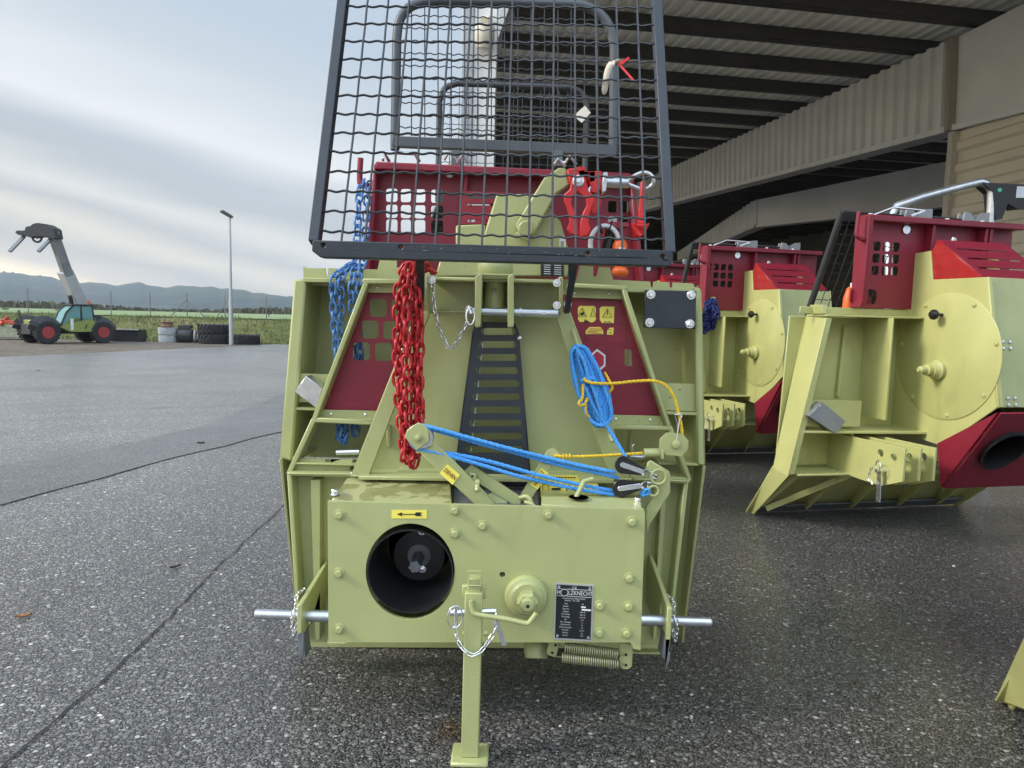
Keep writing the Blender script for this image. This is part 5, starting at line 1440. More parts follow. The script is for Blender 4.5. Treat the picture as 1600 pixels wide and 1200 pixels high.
up_ = [(568, 282), (562, 300), (560, 330), (558, 370), (556, 400), (552, 412)]; up2 = [(578, 284), (574, 310), (572, 345), (571, 380), (569, 402), (566, 414)]
fr_ = [[(552, 412, 2.07), (538, 420, 2.045), (524, 428, 2.02), (520, 450, 2.02), (521, 490, 2.03), (524, 530, 2.035), (526, 560, 2.04)],
       [(556, 414, 2.07), (540, 424, 2.04), (532, 440, 2.02), (533, 480, 2.035), (530, 520, 2.04), (534, 560, 2.045)],
       [(560, 414, 2.07), (552, 428, 2.03), (550, 450, 2.02), (550, 480, 2.035), (556, 540, 2.04), (560, 600, 2.045), (552, 650, 2.05), (556, 680, 2.055)],
       [(566, 414, 2.07), (562, 430, 2.03), (562, 460, 2.025), (560, 500, 2.04), (563, 560, 2.045), (561, 640, 2.05), (556, 680, 2.055)],
       [(526, 560, 2.04), (528, 620, 2.05), (530, 664, 2.05), (534, 690, 2.04), (541, 664, 2.05), (540, 620, 2.06), (534, 560, 2.05)],
       [(531, 600, 2.055), (536, 660, 2.03), (532, 680, 2.03), (536, 692, 2.03), (542, 676, 2.04)]]
mb.chain([P(*p, 2.21 - .022 * i) for i, p in enumerate(up_)], .026, .0195, .0037, jit=.4)
mb.chain([P(*p, 2.215 - .022 * i) for i, p in enumerate(up2)], .026, .0195, .0037, jit=.4)
for s_ in fr_: mb.chain([P(x, y, Y) for x, y, Y in s_], .026, .0195, .0037, jit=.4)
single('blue_chain', mb, CHAINBLUE, 'light blue chain hanging from the peg over the left shield edge of the front winch', 'chain', P(545, 480, BYc))
# tackle rope: four falls between the lever pulley and the two blocks
mb = MB()
ry = 1.775
falls = [[(661, 665, 1.773), (690, 672, 1.773), (740, 686, 1.78), (800, 702, 1.79), (870, 719, 1.81), (920, 730, 1.82), (962, 738, 1.83)],
         [(661, 667, 1.78), (700, 678, 1.785), (750, 693, 1.79), (800, 706, 1.80), (880, 728, 1.82), (930, 738, 1.83), (966, 747, 1.835)],
         [(655, 702, 1.773), (690, 709, 1.775), (750, 726, 1.785), (810, 744, 1.795), (850, 753, 1.81), (900, 764, 1.82), (960, 773, 1.83)],
         [(667, 704, 1.78), (695, 707, 1.785), (760, 720, 1.79), (840, 742, 1.80), (900, 756, 1.82), (965, 768, 1.835)]]
for f_ in falls: mb.rope([P(*p) for p in f_], .0054)
mb.rope([P(661, 665, 1.774)] + [P(660 + 19.5 * math.cos(t), 684 + 19.5 * math.sin(t), 1.774) for t in [R(-90 + k * -20) for k in range(10)]] + [P(657, 702, 1.774)], .005)
mb.rope([P(1004, 770, 1.82), P(1010, 764, 1.815), P(1014, 770, 1.82), P(1006, 774, 1.82), P(1000, 770, 1.825)], .005)
single('tackle_rope', mb, ROPEBLUE, 'four blue rope falls stretched from the lever pulley to the two black blocks', 'rope', P(800, 720, 1.79))
# blue hank
mb = MB()
hx_, hy__ = V((42, 125)).normalized(), V((125, -42)).normalized()
for k in range(12):
    hw_ = (4, 8, 11, 14, 17, 20, 22, 6, 12, 16, 19, 23)[k]; y_ = 1.862 + .0055 * (k % 6); L_ = 61 + random.uniform(-6, 6) - (k % 3)
    pts = []
    for i in range(14):
        t = 2 * math.pi * i / 14; w2 = hw_ * math.copysign(abs(math.sin(t)) ** .65, math.sin(t)) * (1 - .12 * math.cos(t)) + random.uniform(-1.6, 1.6) + (k % 5 - 2) * 1.5
        p2 = V((924, 602)) + hx_ * (-L_ * math.cos(t)) + hy__ * w2 * .95; pts.append(P(p2.x, p2.y, y_ - .008 * math.sin(t) + random.uniform(-.002, .002)))
    q_ = catmull(pts, 5, closed=True); mb.rope(q_ + [q_[0]], .0052, smooth=1)
mb.rope([P(912, 600, 1.862), P(930, 640, 1.858), P(950, 668, 1.86), (P(968, 698, 1.85)), P(980, 718, 1.84)], .0052)
mb.rope([P(908, 596, 1.86), P(922, 590, 1.855), P(934, 598, 1.862), P(926, 606, 1.87)], .005)
single('blue_rope', mb, ROPEBLUE, 'blue rope coiled in a hank on the peg below the yellow warning stickers', 'rope', P(920, 600, 1.86))
mb = MB()
mb.rope(catmull([P(912, 591, 1.853), P(917, 596, 1.85), P(932, 599, 1.847), P(960, 599, 1.85), P(990, 596, 1.85), P(1020, 595, 1.85), P(1040, 602, 1.85), P(1053, 620, 1.85), (P(1060, 645, 1.85)), P(1065, 668, 1.85), P(1066, 686, 1.855)], 6), .0042, smooth=1)
mb.rope([P(945, 582, 1.868), P(951, 593, 1.855), P(957, 606, 1.853), P(950, 614, 1.863)], .0036)
mb.rope(catmull([P(911, 600, 1.86), P(910, 622, 1.853), P(904, 629, 1.85), P(907, 634, 1.85), P(914, 631, 1.85), P(918, 622, 1.85)], 5), .0036, smooth=1)
mb.rope([P(915, 630, 1.855), P(916, 645, 1.855), P(921, 652, 1.86)], .0036)
mb.rope([P(866, 712, 1.815), P(890, 713.5, 1.82), P(940, 712, 1.835), P(1004, 708, 1.86)], .0042)
for k in range(3): mb.ring(P(880 + 5 * k, 713, 1.818), (1, 0, 0), .0055, .0022, 12, 5)
single('yellow_cord', mb, CORD, 'thin yellow cord running across the red panel to the small guide pulley', 'cord', P(980, 600, 1.85))
# two black blocks
def block(c0, c1, label):
    cx, cy = c0; ex, ey = c1; Y = 1.825
    o = P(cx, cy, Y); root = thing('pulley_block', label, 'pulley block', o)
    d = V((ex - cx, ey - cy, 0)).normalized(); s_ = V((-d.y, d.x, 0))
    def q(a, b): return (cx + d.x * a + s_.x * b, cy + d.y * a + s_.y * b)
    body = [q(-16 * math.cos(t) + 3, 15 * math.sin(t)) for t in [R(-80 + 20 * k) for k in range(9)]]
    body = [q(3 + 14 * math.cos(R(a_)), 14 * math.sin(R(a_))) for a_ in range(90, 271, 20)] + [q(34, -6), q(34, 6)]
    mb = MB(); mb.prism(px_loop(body, Y - .012), (0, .007, 0)); mb.prism(px_loop(body, Y + .008), (0, .007, 0)); build('cheek', mb, PLASTIC, root, bevel=.002)
    mb = MB(); mb.lathe([(.012, -.007), (.018, -.007), (.014, 0), (.018, .007), (.012, .007)], P(*q(3, 0), Y), (0, 1, 0), 24); build('sheave', mb, PLASTIC, root)
    mb = MB(); st_ = [q(1 + 4 * math.cos(R(a_)), 4 * math.sin(R(a_))) for a_ in range(90, 271, 30)] + [q(32 + 4 * math.cos(R(a_)), 4 * math.sin(R(a_))) for a_ in range(-90, 91, 30)]
    mb.prism(px_loop(st_, Y - .014), (0, .002, 0)); build('steel_strap', mb, ZINC, root, bevel=.0008)
    mb = MB(); mb.ring(P(*q(40, 0), Y), (.2, -1, .2), .009, .002, 18, 6); mb.tube([P(*q(44, -4), Y), P(*q(56, -2), Y), P(*q(58, 3), Y), P(*q(46, 4), Y)], .0035, 8); mb.cyl(P(*q(36, 3), Y - .012), P(*q(36, 3), Y + .014), .003, 8); build('shackle', mb, GALV, root, smooth=60)
block((972, 726), (1006, 738), 'black pulley block with bright steel strap, upper of the two')
block((968, 764), (1004, 759), 'black pulley block with dull grey strap, lower of the two')
# red timber tongs, shackle and hook on the tower
tg = P(904, 283, 1.96)
tongs = thing('skidding_tongs', 'red timber tongs hanging from a red bracket behind the front mesh guard', 'tongs', tg)
mb = MB(); plate(mb, [(885, 264), (914, 259), (916, 268), (941, 266), (940, 296), (934, 302), (921, 300), (919, 278), (910, 294), (896, 294), (889, 285)], 1.975, .03); build('bracket', mb, RED, tongs, bevel=.004)
L1 = [(896, 272), (890, 296), (882, 303), (881, 314), (885, 322), (889, 335), (890, 346), (886, 356), (890, 364), (901, 369), (905, 366), (903, 344), (899, 330), (893, 318), (895, 308), (903, 300), (912, 290), (910, 275)]
mb = MB(); plate(mb, L1, 1.955, .016); build('jaw', mb, RED, tongs, bevel=.003)
mb = MB(); plate(mb, [(1810 - x, y + 2) for x, y in L1], 1.950, .016); build('jaw', mb, RED, tongs, bevel=.003)
mb = MB(); mb.hexbolt(P(903.5, 283, 1.95), FRONT, .0085, .012); mb.ring(P(903.5, 283, 1.949), FRONT, .0135, .003, 20, 8); build('pivot_bolt', mb, ZINC, tongs)
mb = MB(); plate(mb, [(924, 305), (938, 298), (940, 318), (934, 330), (926, 336), (922, 326)], 1.985, .012); build('lock_plate', mb, RED, tongs, bevel=.002)
mb = MB(); mb.ring(P(926, 299, 1.98), (.6, -1, .2), .012, .0035, 16, 6); build('link', mb, GALV, tongs)
sk = thing('steel_shackle', 'bright steel drawbar with pear shaped ring beside the red tongs', 'shackle', P(962, 285, 1.98))
mb = MB(); mb.cyl(P(943, 285, 1.985), P(982, 286, 1.985), .0145, 20); mb.prism(px_loop([(943, 269), (950, 268), (950, 276), (947, 299), (940, 302), (941, 285)], 1.96), (0, .05, 0)); build('drawbar', mb, GALV, sk, bevel=.002, smooth=45)
mb = MB(); mb.tube(catmull([P(981, 286, 1.985), P(990, 276, 1.98), P(1004, 270, 1.975), P(1015, 272, 1.97), P(1021, 281, 1.97), P(1018, 290, 1.975), P(1006, 296, 1.98), P(992, 292, 1.985)], 6, closed=True), .006, 10, closed=True); build('pear_ring', mb, GALV, sk, smooth=60)
hk = thing('chain_hook', 'red hook with flared tip hanging from the pear shaped steel ring', 'hook', P(1003, 320, 1.96))
mb = MB(); plate(mb, [(1001, 284), (1005, 281), (1009, 284), (1009, 330), (1008, 352), (996, 352), (998, 325)], 1.965, .012); build('shank', mb, RED, hk, bevel=.004, seg=2)
mb = MB(); mb.prism([P(986, 347, 1.96), P(993, 350, 1.945), P(1010, 350, 1.945), P(1016, 347, 1.96), P(1008, 366, 1.955), P(1001, 371, 1.955), P(994, 368, 1.955)], (0, .035, 0)); build('tip', mb, RED, hk, bevel=.005, seg=2)
# wire rope coil with orange plug
wc = thing('cable_coil', 'coil of light grey cable with black ties and orange plug behind the guard bar', 'cable coil', P(945, 385, 2.0))
mb = MB()
for k in range(4):
    r1 = 22 + 2.6 * (k % 2) - 1.2 * k * .5
    pts = [P(945 + r1 * math.cos(t) * 1.0, 382 + (r1 + 10) * math.sin(t) * .9, 2.0 + .008 * (k - 1.5)) for t in [2 * math.pi * i / 30 for i in range(30)]]
    mb.tube(pts, .0042, 8, closed=True)
build('cable', mb, simple('light grey cable', (.62, .63, .64), .45), wc, smooth=60)
mb = MB()
for t in (-110, -70): 
    p = (945 + 22 * math.cos(R(t)), 382 + 29 * math.sin(R(t))); mb.ring(P(*p, 2.0), (math.sin(R(t)), 0, math.cos(R(t))), .018, .002, 16, 5)
mb.lathe([(.0, -.03), (.02, -.03), (.02, .05), (0, .05)], P(952, 384, 2.03), (.2, 0, 1), 16); build('cable_tie', mb, PLASTIC, wc)
mb = MB(); mb.lathe([(0, 0), (.018, .0), (.022, .01), (.02, .035), (.012, .05), (0, .05)], P(968, 402, 1.985), (0, 0, 1), 20); mb.lathe([(0, -.014), (.018, -.012), (.024, 0), (.016, .012), (0, .013)], P(969, 424, 1.99), (.1, 0, 1), 20); build('plug', mb, ORANGE, wc, smooth=60)
mb = MB(); plate(mb, [(967, 386), (976, 387), (976, 390), (967, 389)], 1.964, .001); build('plug_label', mb, WHITEINK, wc)
# card tags
t1_ = thing('hang_tag', 'curled brown card tag tied with a red cable tie on the guard mesh', 'tag', P(962, 105, 1.83))
mb = MB(); cr = catmull([P(970, 99, 1.835), P(962, 97, 1.828), P(954, 101, 1.822), P(949, 113, 1.82), (P(946, 130, 1.82)), P(944, 148, 1.825)], 6)
for i, p in enumerate(cr):
    w = .014 if i < len(cr) - 4 else .014 * (len(cr) - i) / 5 + .003
    t = (cr[min(i + 1, len(cr) - 1)] - cr[max(0, i - 1)]).normalized(); s_ = V((.72, .0, .45)) if i < 9 else V((1, .1, .1)); s_ = (s_ - t * s_.dot(t)).normalized(); mb.v += [p - s_ * w * .55, p + s_ * w * .55]
for i in range(len(cr) - 1): mb.f.append((2 * i, 2 * i + 1, 2 * i + 3, 2 * i + 2))
o = build('card', mb, PAPER, t1_); o.modifiers.new('thick', 'SOLIDIFY').thickness = .001
mb = MB(); mb.bar(P(968, 101, 1.826), P(990, 126, 1.815), .005, .002); mb.bar(P(966, 103, 1.826), P(983, 90, 1.82), .006, .003); mb.box(P(970, 98, 1.826), .009, .006, .009); build('cable_tie', mb, RED, t1_)
t2_ = tag(build('hang_tag', MB().prism(px_loop([(914, 165), (923, 176), (909, 192), (899, 183), (897, 180)], 2.27), (.0, .001, 0)), simple('pale card', (.75, .68, .58), .8), None), 'small pale square card tag hanging on the rear guard mesh', 'tag')
# ------------------------------------------------------------------ the row of winches on the right
YAW = R(13)
G = PZ(1166, 803, 0.0)
SLOPE = .25                                  # the blade reaches this far behind the shield
FR = Frame(G - Matrix.Rotation(YAW, 3, 'Z') @ V((0, SLOPE, 0)), YAW)
M1 = thing('forestry_winch', 'yellow olive winch with red lower guard and bright orange plug, beside the hall', 'forestry winch', FR.o, YAW, group='winches in a row beside the hall', world_coords=False)
def LP(pts, ly): return [FR.L(p[0], p[1], p[2] if len(p) > 2 else ly) for p in pts]
def LXP(pts, lx): return [FR.LX(p[0], p[1], lx) for p in pts]
YO = YELLOW_OLIVE
def rpart(name, mb, mat=None, parent=None, bevel=.002, smooth=40, **k): return build_split(name, mb, mat or YO, parent or M1, org=(0, 0, 0), bevel=bevel, smooth=smooth, **k)
kink = FR.L(1207, 731, 0.0); SW = 1.42; zk = kink.z
top = FR.L(1262, 494, 0.0); zt_ = top.z
mb = MB()          # shield sheet (upper), leaning blade and left flange
mb.prism([V((.03, .05, zk)), V((SW - .03, .05, zk)), V((SW - .05, .05, zt_)), V((.06, .05, zt_))], (0, .01, 0)); sh1 = rpart('shield', mb)
mb = MB(); mb.prism([V((.02, .052, zk)), V((SW - .02, .052, zk)), V((SW, SLOPE, .01)), V((0, SLOPE, .01))], (0, .012, -.004)); rpart('blade', mb)
mb = MB(); mb.prism([V((.05, SLOPE - .06, .065)), V((SW - .05, SLOPE - .06, .065)), V((SW - .05, SLOPE + .01, .012)), V((.05, SLOPE + .01, .012))], (0, -.012, -.006)); rpart('cutting_edge', mb, BARE)
FD = -.11
mb = MB()
fi0, fi1 = FR.L(1291, 497, FD), FR.L(1232, 742, FD - .0)
fo0, fo1 = FR.LX(1258, 494, fi0.x), FR.LX(1207, 731, fi1.x)
gi = FR.i @ (PZ(1177, 804, 0) - FR.o); go = FR.LX(1164, 802, gi.x); go.z = max(go.z, 0)
def pix(w):
    d_ = w - CAM; z_ = d_.dot(_f); return (round(800 + FPX * d_.dot(CR) / z_), round(600 - FPX * d_.dot(CU) / z_))
f0, f1, f2, f3 = fo0, fi0, fi1, fo1
for s in (1, -1):
    def mxp(p): return V((p.x if s > 0 else SW - p.x, p.y, p.z))
    mb.prism([mxp(p) for p in (fi0, fi1, fo1, fo0)], (.008 * s, 0, 0))
    mb.prism([mxp(p) for p in (fi1, gi, go, fo1)], (.008 * s, 0, 0))
    lip = [fi0, fi0 + V((.035, .0, 0)), fi1 + V((.035, .0, 0)), fi1]
    mb.prism([mxp(p) for p in lip], (0, .008, 0))
    mb.prism([mxp(p) for p in (fi0 + V((.035, .004, 0)), fi1 + V((.035, .004, 0)), V((fi1.x + .05, .05, fi1.z)), V((fi0.x + .05, .05, fi0.z)))], (-.006 * s, 0, 0))
rpart('shield_flange', mb, parent=sh1, bevel=.005)
mb = MB()          # top ledge and upright strip
a = FR.L(1290, 499, FD); b = FR.L(1450, 505, FD)
mb.prism([V((f0.x, FD, zt_ + .0)), V((1.0, FD - .03, zt_)), V((1.0, .05, zt_)), V((f0.x, .05, zt_))], (0, 0, .01))
z1 = FR.L(1290, 480, -.02).z
mb.prism([V((.07, -.02, zt_ + .012)), V((SW - .07, -.02, zt_ + .012)), V((SW - .07, -.02, z1)), V((.07, -.02, z1))], (0, .008, 0))
mb.prism([V((f0.x + .005, FD + .01, zt_ + .012)), V((f1.x - .01, FD + .01, zt_ + .012)), V((f1.x - .02, FD + .02, z1 + .01)), V((f0.x + .02, FD + .02, z1 + .01))], (0, .09, 0)); rpart('top_ledge', mb, parent=sh1)
mb = MB()          # post, shelf and rails
p = FR.L(1361, 501, 0).x; z652 = FR.L(1350, 625, FD).z; zsh = FR.L(1350, 672, FD).z
mb.prism([V((p, FD - .04, zt_)), V((p, .05, zt_)), V((p, .05, z652 - .1)), V((p, FD - .04, z652 - .1))], (.012, 0, 0))
mb.prism(LP([(1258, 625), (1347, 626), (1344, 667), (1253, 666)], FD + .02), (0, .008, 0))
a_ = FR.L(1254, 673, FD); mb.prism([V((a_.x, FD, zsh)), V((.95, FD - .12, zsh)), V((.95, .05, zsh)), V((a_.x, .05, zsh))], (0, 0, -.012))
mb.prism([V((.05, FD - .01, FR.L(1240, 741, FD).z)), V((1.25, FD - .05, FR.L(1240, 741, FD).z)), V((1.25, .055, FR.L(1240, 741, FD).z)), V((.05, .055, FR.L(1240, 741, FD).z))], (0, 0, -.01))
q = FR.L(1308, 690, 0).x; mb.prism([V((q, FD, zsh)), V((q, .05, zsh)), V((q, .05, zk - .02)), V((q, FD, zk - .02))], (.012, 0, 0))
q2 = FR.L(1328, 520, 0).x; mb.bar(V((q2, .04, zt_ - .05)), V((q2 - .02, .04, z652)), .02, .02)
rpart('shelf', mb, parent=sh1)
mb = MB()          # ribs under the blade
for x in (.33, .62, .93, 1.2):
    mb.prism([V((x, -.02, zk)), V((x + .012, SLOPE - .01, .03)), V((x, SLOPE - .06, .03)), V((x, -.10, zk - .01))], (.012, 0, 0))
mb.bar(V((.08, -.06, zk - .03)), V((.0 + .05, SLOPE - .06, .06)), .03, .012); mb.bar(V((.40, -.08, zk - .02)), V((.07, SLOPE - .08, .05)), .014, .03, (0, 0, 1))
rpart('blade_rib', mb, bevel=0)
mb = MB(); mb.prism(LP([(1264, 650), (1285, 628), (1321, 658), (1307, 679)], FD - .03), (0, .07, 0)); th = rpart('tube_holder', mb, simple('dull galvanised tube', (.30, .31, .32), .4, metal=.6))
mb = MB(); mb.lathe([(.0, 0), (.006, 0), (.006, .004), (0, .004)], FR.L(1280, 634, FD - .033), (0, -1, 0), 12); rpart('rivet', mb, ZINC, th, bevel=0)
# tow plates: three parallel hitch plates standing out of the shield
x0 = FR.LX(1309, 690, 0); xs_ = None
xa = FR.L(1309, 690, -.05).x
tpx = [(1312, 677), (1420, 700), (1420, 751), (1384, 754), (1354, 743), (1312, 730)]
base = LXP(tpx, xa + .03)
ymin = min(v.y for v in base)
print('tow plate y', [round(v.y, 2) for v in base], 'x', xa)
prf = [(0, 0), (-.48, .005), (-.48, -.15), (-.35, -.20), (-.2, -.2), (0, -.19)]
ztow = FR.L(1312, 677, -.02).z
for k, dx in enumerate((.0, .085, .165)):
    pr = [V((xa + .02 + dx, y if y < 0 else .05, ztow + z)) for y, z in prf]
    hs_ = [[V((xa + .02 + dx, -.33 - d_ + .019 * math.cos(t), ztow - zz + .019 * math.sin(t))) for t in [2 * math.pi * i / 14 for i in range(14)]] for d_, zz in ((0, .045), (.085, .05))]
    mb = MB().prism(pr, (.012, 0, 0), hs_); rpart('hitch_plate', mb)
mb = MB(); zc = ztow - .12
mb.cyl(V((xa - .03, -.37, zc)), V((xa + .26, -.37, zc)), .011, 14); mb.bar(V((xa - .012, -.37, zc)), V((xa - .012, -.375, zc - .15)), .026, .004, (1, 0, 0)); hp = rpart('hitch_pin', mb, ZINC, bevel=0)
mb = MB(); mb.ring(V((xa - .022, -.37, zc + .02)), (1, -.4, 0), .028, .0035); mb.chain([V((xa - .03, -.34, zc + .01)), V((xa - .03, -.325, zc - .04)), V((xa - .028, -.35, zc - .07))], .016, .009, .0018); rpart('pin_chain', mb, ZINC, hp, bevel=0)
# winch housing side with its round cover
HX = FR.L(1403, 664, 0.0).x
hp_ = LXP([(1429, 396), (1454, 392), (1457, 437), (1540, 433), (1558, 637), (1472, 697), (1402, 664), (1414, 505), (1420, 484)], HX)
print('housing side', [(round(v.y, 2), round(v.z, 2)) for v in hp_])
yf = hp_[4].y
prof = [(hp_[0].y + .0, hp_[0].z), (hp_[1].y, hp_[1].z), (hp_[2].y, hp_[2].z), (hp_[3].y, hp_[3].z), (hp_[4].y, hp_[4].z), (hp_[5].y, hp_[5].z), (.05, hp_[6].z - .03), (.05, hp_[7].z), (.0, hp_[8].z)]
HW = .42
mb = MB(); mb.prism([V((HX, y, z)) for y, z in prof], (.012, 0, 0)); mb.prism([V((HX + HW - .012, y, z)) for y, z in prof], (.012, 0, 0)); hous = rpart('housing_side', mb)
mb = MB(); (y3, z3), (y4, z4), (y5, z5) = prof[3], prof[4], prof[5]
mb.prism([V((HX + .014, y3, z3)), V((HX + HW - .014, y3, z3)), V((HX + HW - .014, y4, z4)), V((HX + .014, y4, z4))], (0, .01, 0)); mb.prism([V((HX + .014, prof[2][0], prof[2][1])), V((HX + HW - .014, prof[2][0], prof[2][1])), V((HX + HW - .014, y3, z3 - .002)), V((HX + .014, y3, z3 - .002))], (0, 0, -.01))
fh = rpart('housing_front', mb, OLIVE)
mb = MB(); e = .012; mb.bar(V((HX + e, y3 - .006, z3)), V((HX + e, y4 - .006, z4)), .026, .016); rpart('weld_edge', mb, parent=fh, bevel=.005)
for dz in (.02, .07, .45, .50):
    mb = MB()
    for dx in (.06, .1): mb.lathe([(.008, 0), (.008, .004), (0, .006)], V((HX + dx, y4 + (y3 - y4) * dz - .002, z4 + (z3 - z4) * dz)), (0, -1, 0), 12)
    rpart('front_bolt', mb, ZINC, fh, bevel=0)
c = FR.LX(1476, 560, HX); c.y = FR.LX(1478, 562, HX).y; rad = (FR.LX(1476, 458, HX).z - FR.LX(1476, 656, HX).z) / 2; c.z = (FR.LX(1476, 458, HX).z + FR.LX(1476, 656, HX).z) / 2
print('cover', c, rad)
mb = MB(); mb.lathe([(rad, .0), (rad, .004), (rad - .004, .006), (0, .006)], c + V((0, 0, 0)), (-1, 0, 0), 56); cv = rpart('round_cover', mb, bevel=0)
ax = FR.LX(1468, 578, HX)
mb = MB(); mb.lathe([(.05, 0), (.05, .02), (.042, .026), (.036, .05), (.028, .05), (.028, .075), (.02, .078), (.018, .11), (.012, .115), (.01, .12), (0, .12)], ax + V((-.006, 0, 0)), (-1, 0, 0), 28); rpart('axle_stub', mb, parent=cv, bevel=0)
mb = MB()
for an in (10, 60, 120, 165, 215, 262, 310): mb.hexbolt(c + V((-.006, math.cos(R(an)) * rad * .93, math.sin(R(an)) * rad * .93)), (-1, 0, 0), .009)
rpart('cover_bolt', mb, parent=cv, bevel=0)
mb = MB(); kp = FR.LX(1474, 492, HX); mb.cyl(kp, kp + V((-.05, 0, 0)), .008, 10); mb.lathe([(.018, 0), (.026, .01), (.026, .022), (.014, .036), (0, .037)], kp + V((-.04, 0, 0)), (-1, 0, 0), 9); rpart('star_knob', mb, PLASTIC, hous, bevel=.001)
# red guard below with the drive shaft opening
mb = MB(); rz0 = FR.LX(1468, 760, HX).z; yfr = y4 - .03
A_, B_, C_, D_ = V((HX - .01, y5 + .02, z5 + .01)), V((HX - .01, y4 - .005, z4 - .02)), V((HX - .01, yfr - .1, rz0 + .06)), V((HX - .01, y5 + .05, rz0))
lo_ = V((HX - .01, y5 - .02, rz0)); up_e = V((HX - .01, y4 - .012, z4 - .02))
mb.prism([A_, up_e, lo_], (.012, 0, 0))
dn_ = (lo_ - up_e); nn_ = V((0, dn_.z, -dn_.y)).normalized()
if nn_.y > 0: nn_ = -nn_
def onf(x, t): return V((x, up_e.y + dn_.y * t, up_e.z + dn_.z * t))
hx_c = HX + .17; dl = dn_.length; tc_ = .46
hole_ = [onf(hx_c + .118 * math.cos(q), tc_ + .118 * math.sin(q) / dl) for q in [2 * math.pi * i / 36 for i in range(36)]]
mb.prism([onf(HX + .004, 0), onf(HX + HW + .1, 0), onf(HX + HW + .1, 1), onf(HX + .004, 1)], nn_ * .01, [hole_])
lg = rpart('lower_guard', mb, WINE, bevel=0)
cc = onf(hx_c, tc_); mb = MB(); mb.lathe([(.118, -.03), (.108, -.03), (.104, .02), (.1, .16), (.118, .16), (.118, -.03)], cc, -nn_, 40); mb.lathe([(0, .16), (.11, .16)], cc, -nn_, 32); mb.lathe([(.06, .1), (.08, .1), (.08, .12), (.06, .12), (.06, .1)], cc, -nn_, 28); mb.cyl(cc - nn_ * .16, cc - nn_ * .06, .025, 16); rpart('drive_shaft_guard', mb, PLASTIC, lg, bevel=0)
# upper red panel
PL = -.03
rim = LP([(1352, 334), (1600, 352)], PL - .07); pz = rim[0].z; px0 = FR.L(1345, 336, PL).x; px1 = SW - .1
zb = z1 + .002
mb = MB(); holes = []
hx0, hx1 = FR.L(1347, 390, PL).x, FR.L(1408, 390, PL).x; hz0, hz1 = FR.L(1370, 432, PL).z, FR.L(1370, 375, PL).z
for i in range(4):
    for j in range(3):
        cx = hx0 + (hx1 - hx0) * (i + .5) / 4; cz = hz0 + (hz1 - hz0) * (j + .5) / 3; holes.append([V((x, PL, z)) for x, z in rrect(cx, cz, (hx1 - hx0) / 4 * .74, (hz1 - hz0) / 3 * .76, .012)])
ox0, ox1 = FR.L(1328, 470, PL).x, FR.L(1369, 470, PL).x; oz1 = FR.L(1350, 452, PL).z
holes.append([V((x, PL, z)) for x, z in rrect((ox0 + ox1) / 2, (zb + .02 + oz1) / 2, ox1 - ox0, oz1 - zb - .02, .02)])
mb.prism([V((px0, PL, zb)), V((px1, PL, zb)), V((px1, PL, pz)), V((px0, PL, pz))], (0, .005, 0), holes); up1 = rpart('upper_panel', mb, WINE)
mb = MB(); mb.prism([V((px0, PL - .07, pz)), V((px1, PL - .07, pz)), V((px1, PL + .02, pz)), V((px0, PL + .02, pz))], (0, 0, -.03)); mb.prism([V((px0 - .012, PL - .075, pz)), V((px0 - .012, PL + .02, pz)), V((px0 - .012, PL + .02, zb + .0)), V((px0 - .012, PL - .055, zb)), V((px0 - .012, PL - .07, zb + .03))], (.03, 0, 0)); rpart('panel_rim', mb, WINE, up1, bevel=.004)
mb = MB()
for x in (FR.L(1446, 380, PL).x, FR.L(1535, 380, PL).x, 1.1): mb.bar(V((x, PL - .03, pz - .03)), V((x, PL - .01, zb)), .018, .05)
rpart('panel_rib', mb, WINE, up1)
sx0 = HX + .01; sz0 = hp_[2].z
mb = MB(); zz1 = FR.L(1502, 386, -.08).z
y_s = y3 + .03
mb.prism([V((sx0 - .004, prof[2][0] + .0, sz0)), V((sx0 - .004, y_s, sz0)), V((sx0 - .004, -.16, zz1 + .02)), V((sx0 - .004, prof[1][0], prof[1][1] + .0))], (.012, 0, 0)); bx = rpart('housing_window', mb, simple('clear bright red cover', (.36, .02, .02), .25, var=.1), up1)
mb = MB(); sl = [];
for k in range(3):
    t0 = .25 + .25 * k; a0 = V((HX + .06, y_s, sz0)).lerp(V((HX + .06, -.16, zz1 + .02)), t0); d_ = (V((0, -.16, zz1 + .02)) - V((0, y_s, sz0))).normalized() * .008; sl.append([a0 - d_, a0 - d_ + V((HW - .1, 0, 0)), a0 + d_ + V((HW - .1, 0, 0)), a0 + d_])
mb.prism([V((sx0 + .01, y_s, sz0)), V((HX + HW, y_s, sz0)), V((HX + HW, -.16, zz1 + .02)), V((sx0 + .01, -.16, zz1 + .02))], V((0, .006, -.004)), sl); rpart('slatted_cover', mb, WINE, up1)
mb = MB(); hx = px0 - .01; hz = FR.L(1325, 330, PL - .05).z; mb.tube(catmull([V((hx - .05, PL - .06, hz)), V((hx - .055, PL - .06, hz - .1)), V((hx - .045, PL - .06, hz - .125)), V((hx + .01, PL - .05, hz - .14))], 6), .01, 10); rpart('chain_peg', mb, WINE, up1, bevel=0)
mb = MB()
for x in (FR.L(1430, 333, 0).x, FR.L(1520, 340, 0).x):
    mb.prism([V((x - .07, -.01, pz)), V((x - .06, -.01, pz + .06)), V((x - .02, -.01, pz + .055)), V((x + .01, -.01, pz + .02)), V((x + .05, -.01, pz + .06)), V((x + .10, -.01, pz + .065)), V((x + .1, -.01, pz))], (0, .012, 0))
    mb.prism([V((x - .06, .04, pz)), V((x - .05, .04, pz + .06)), V((x + .02, .04, pz + .04)), V((x + .08, .04, pz + .06)), V((x + .09, .04, pz))], (0, .01, 0))
hb_ = rpart('hinge_bracket', mb, simple('grey hinge steel', (.28, .29, .29), .45, metal=.4), up1)
mb = MB(); x = px0
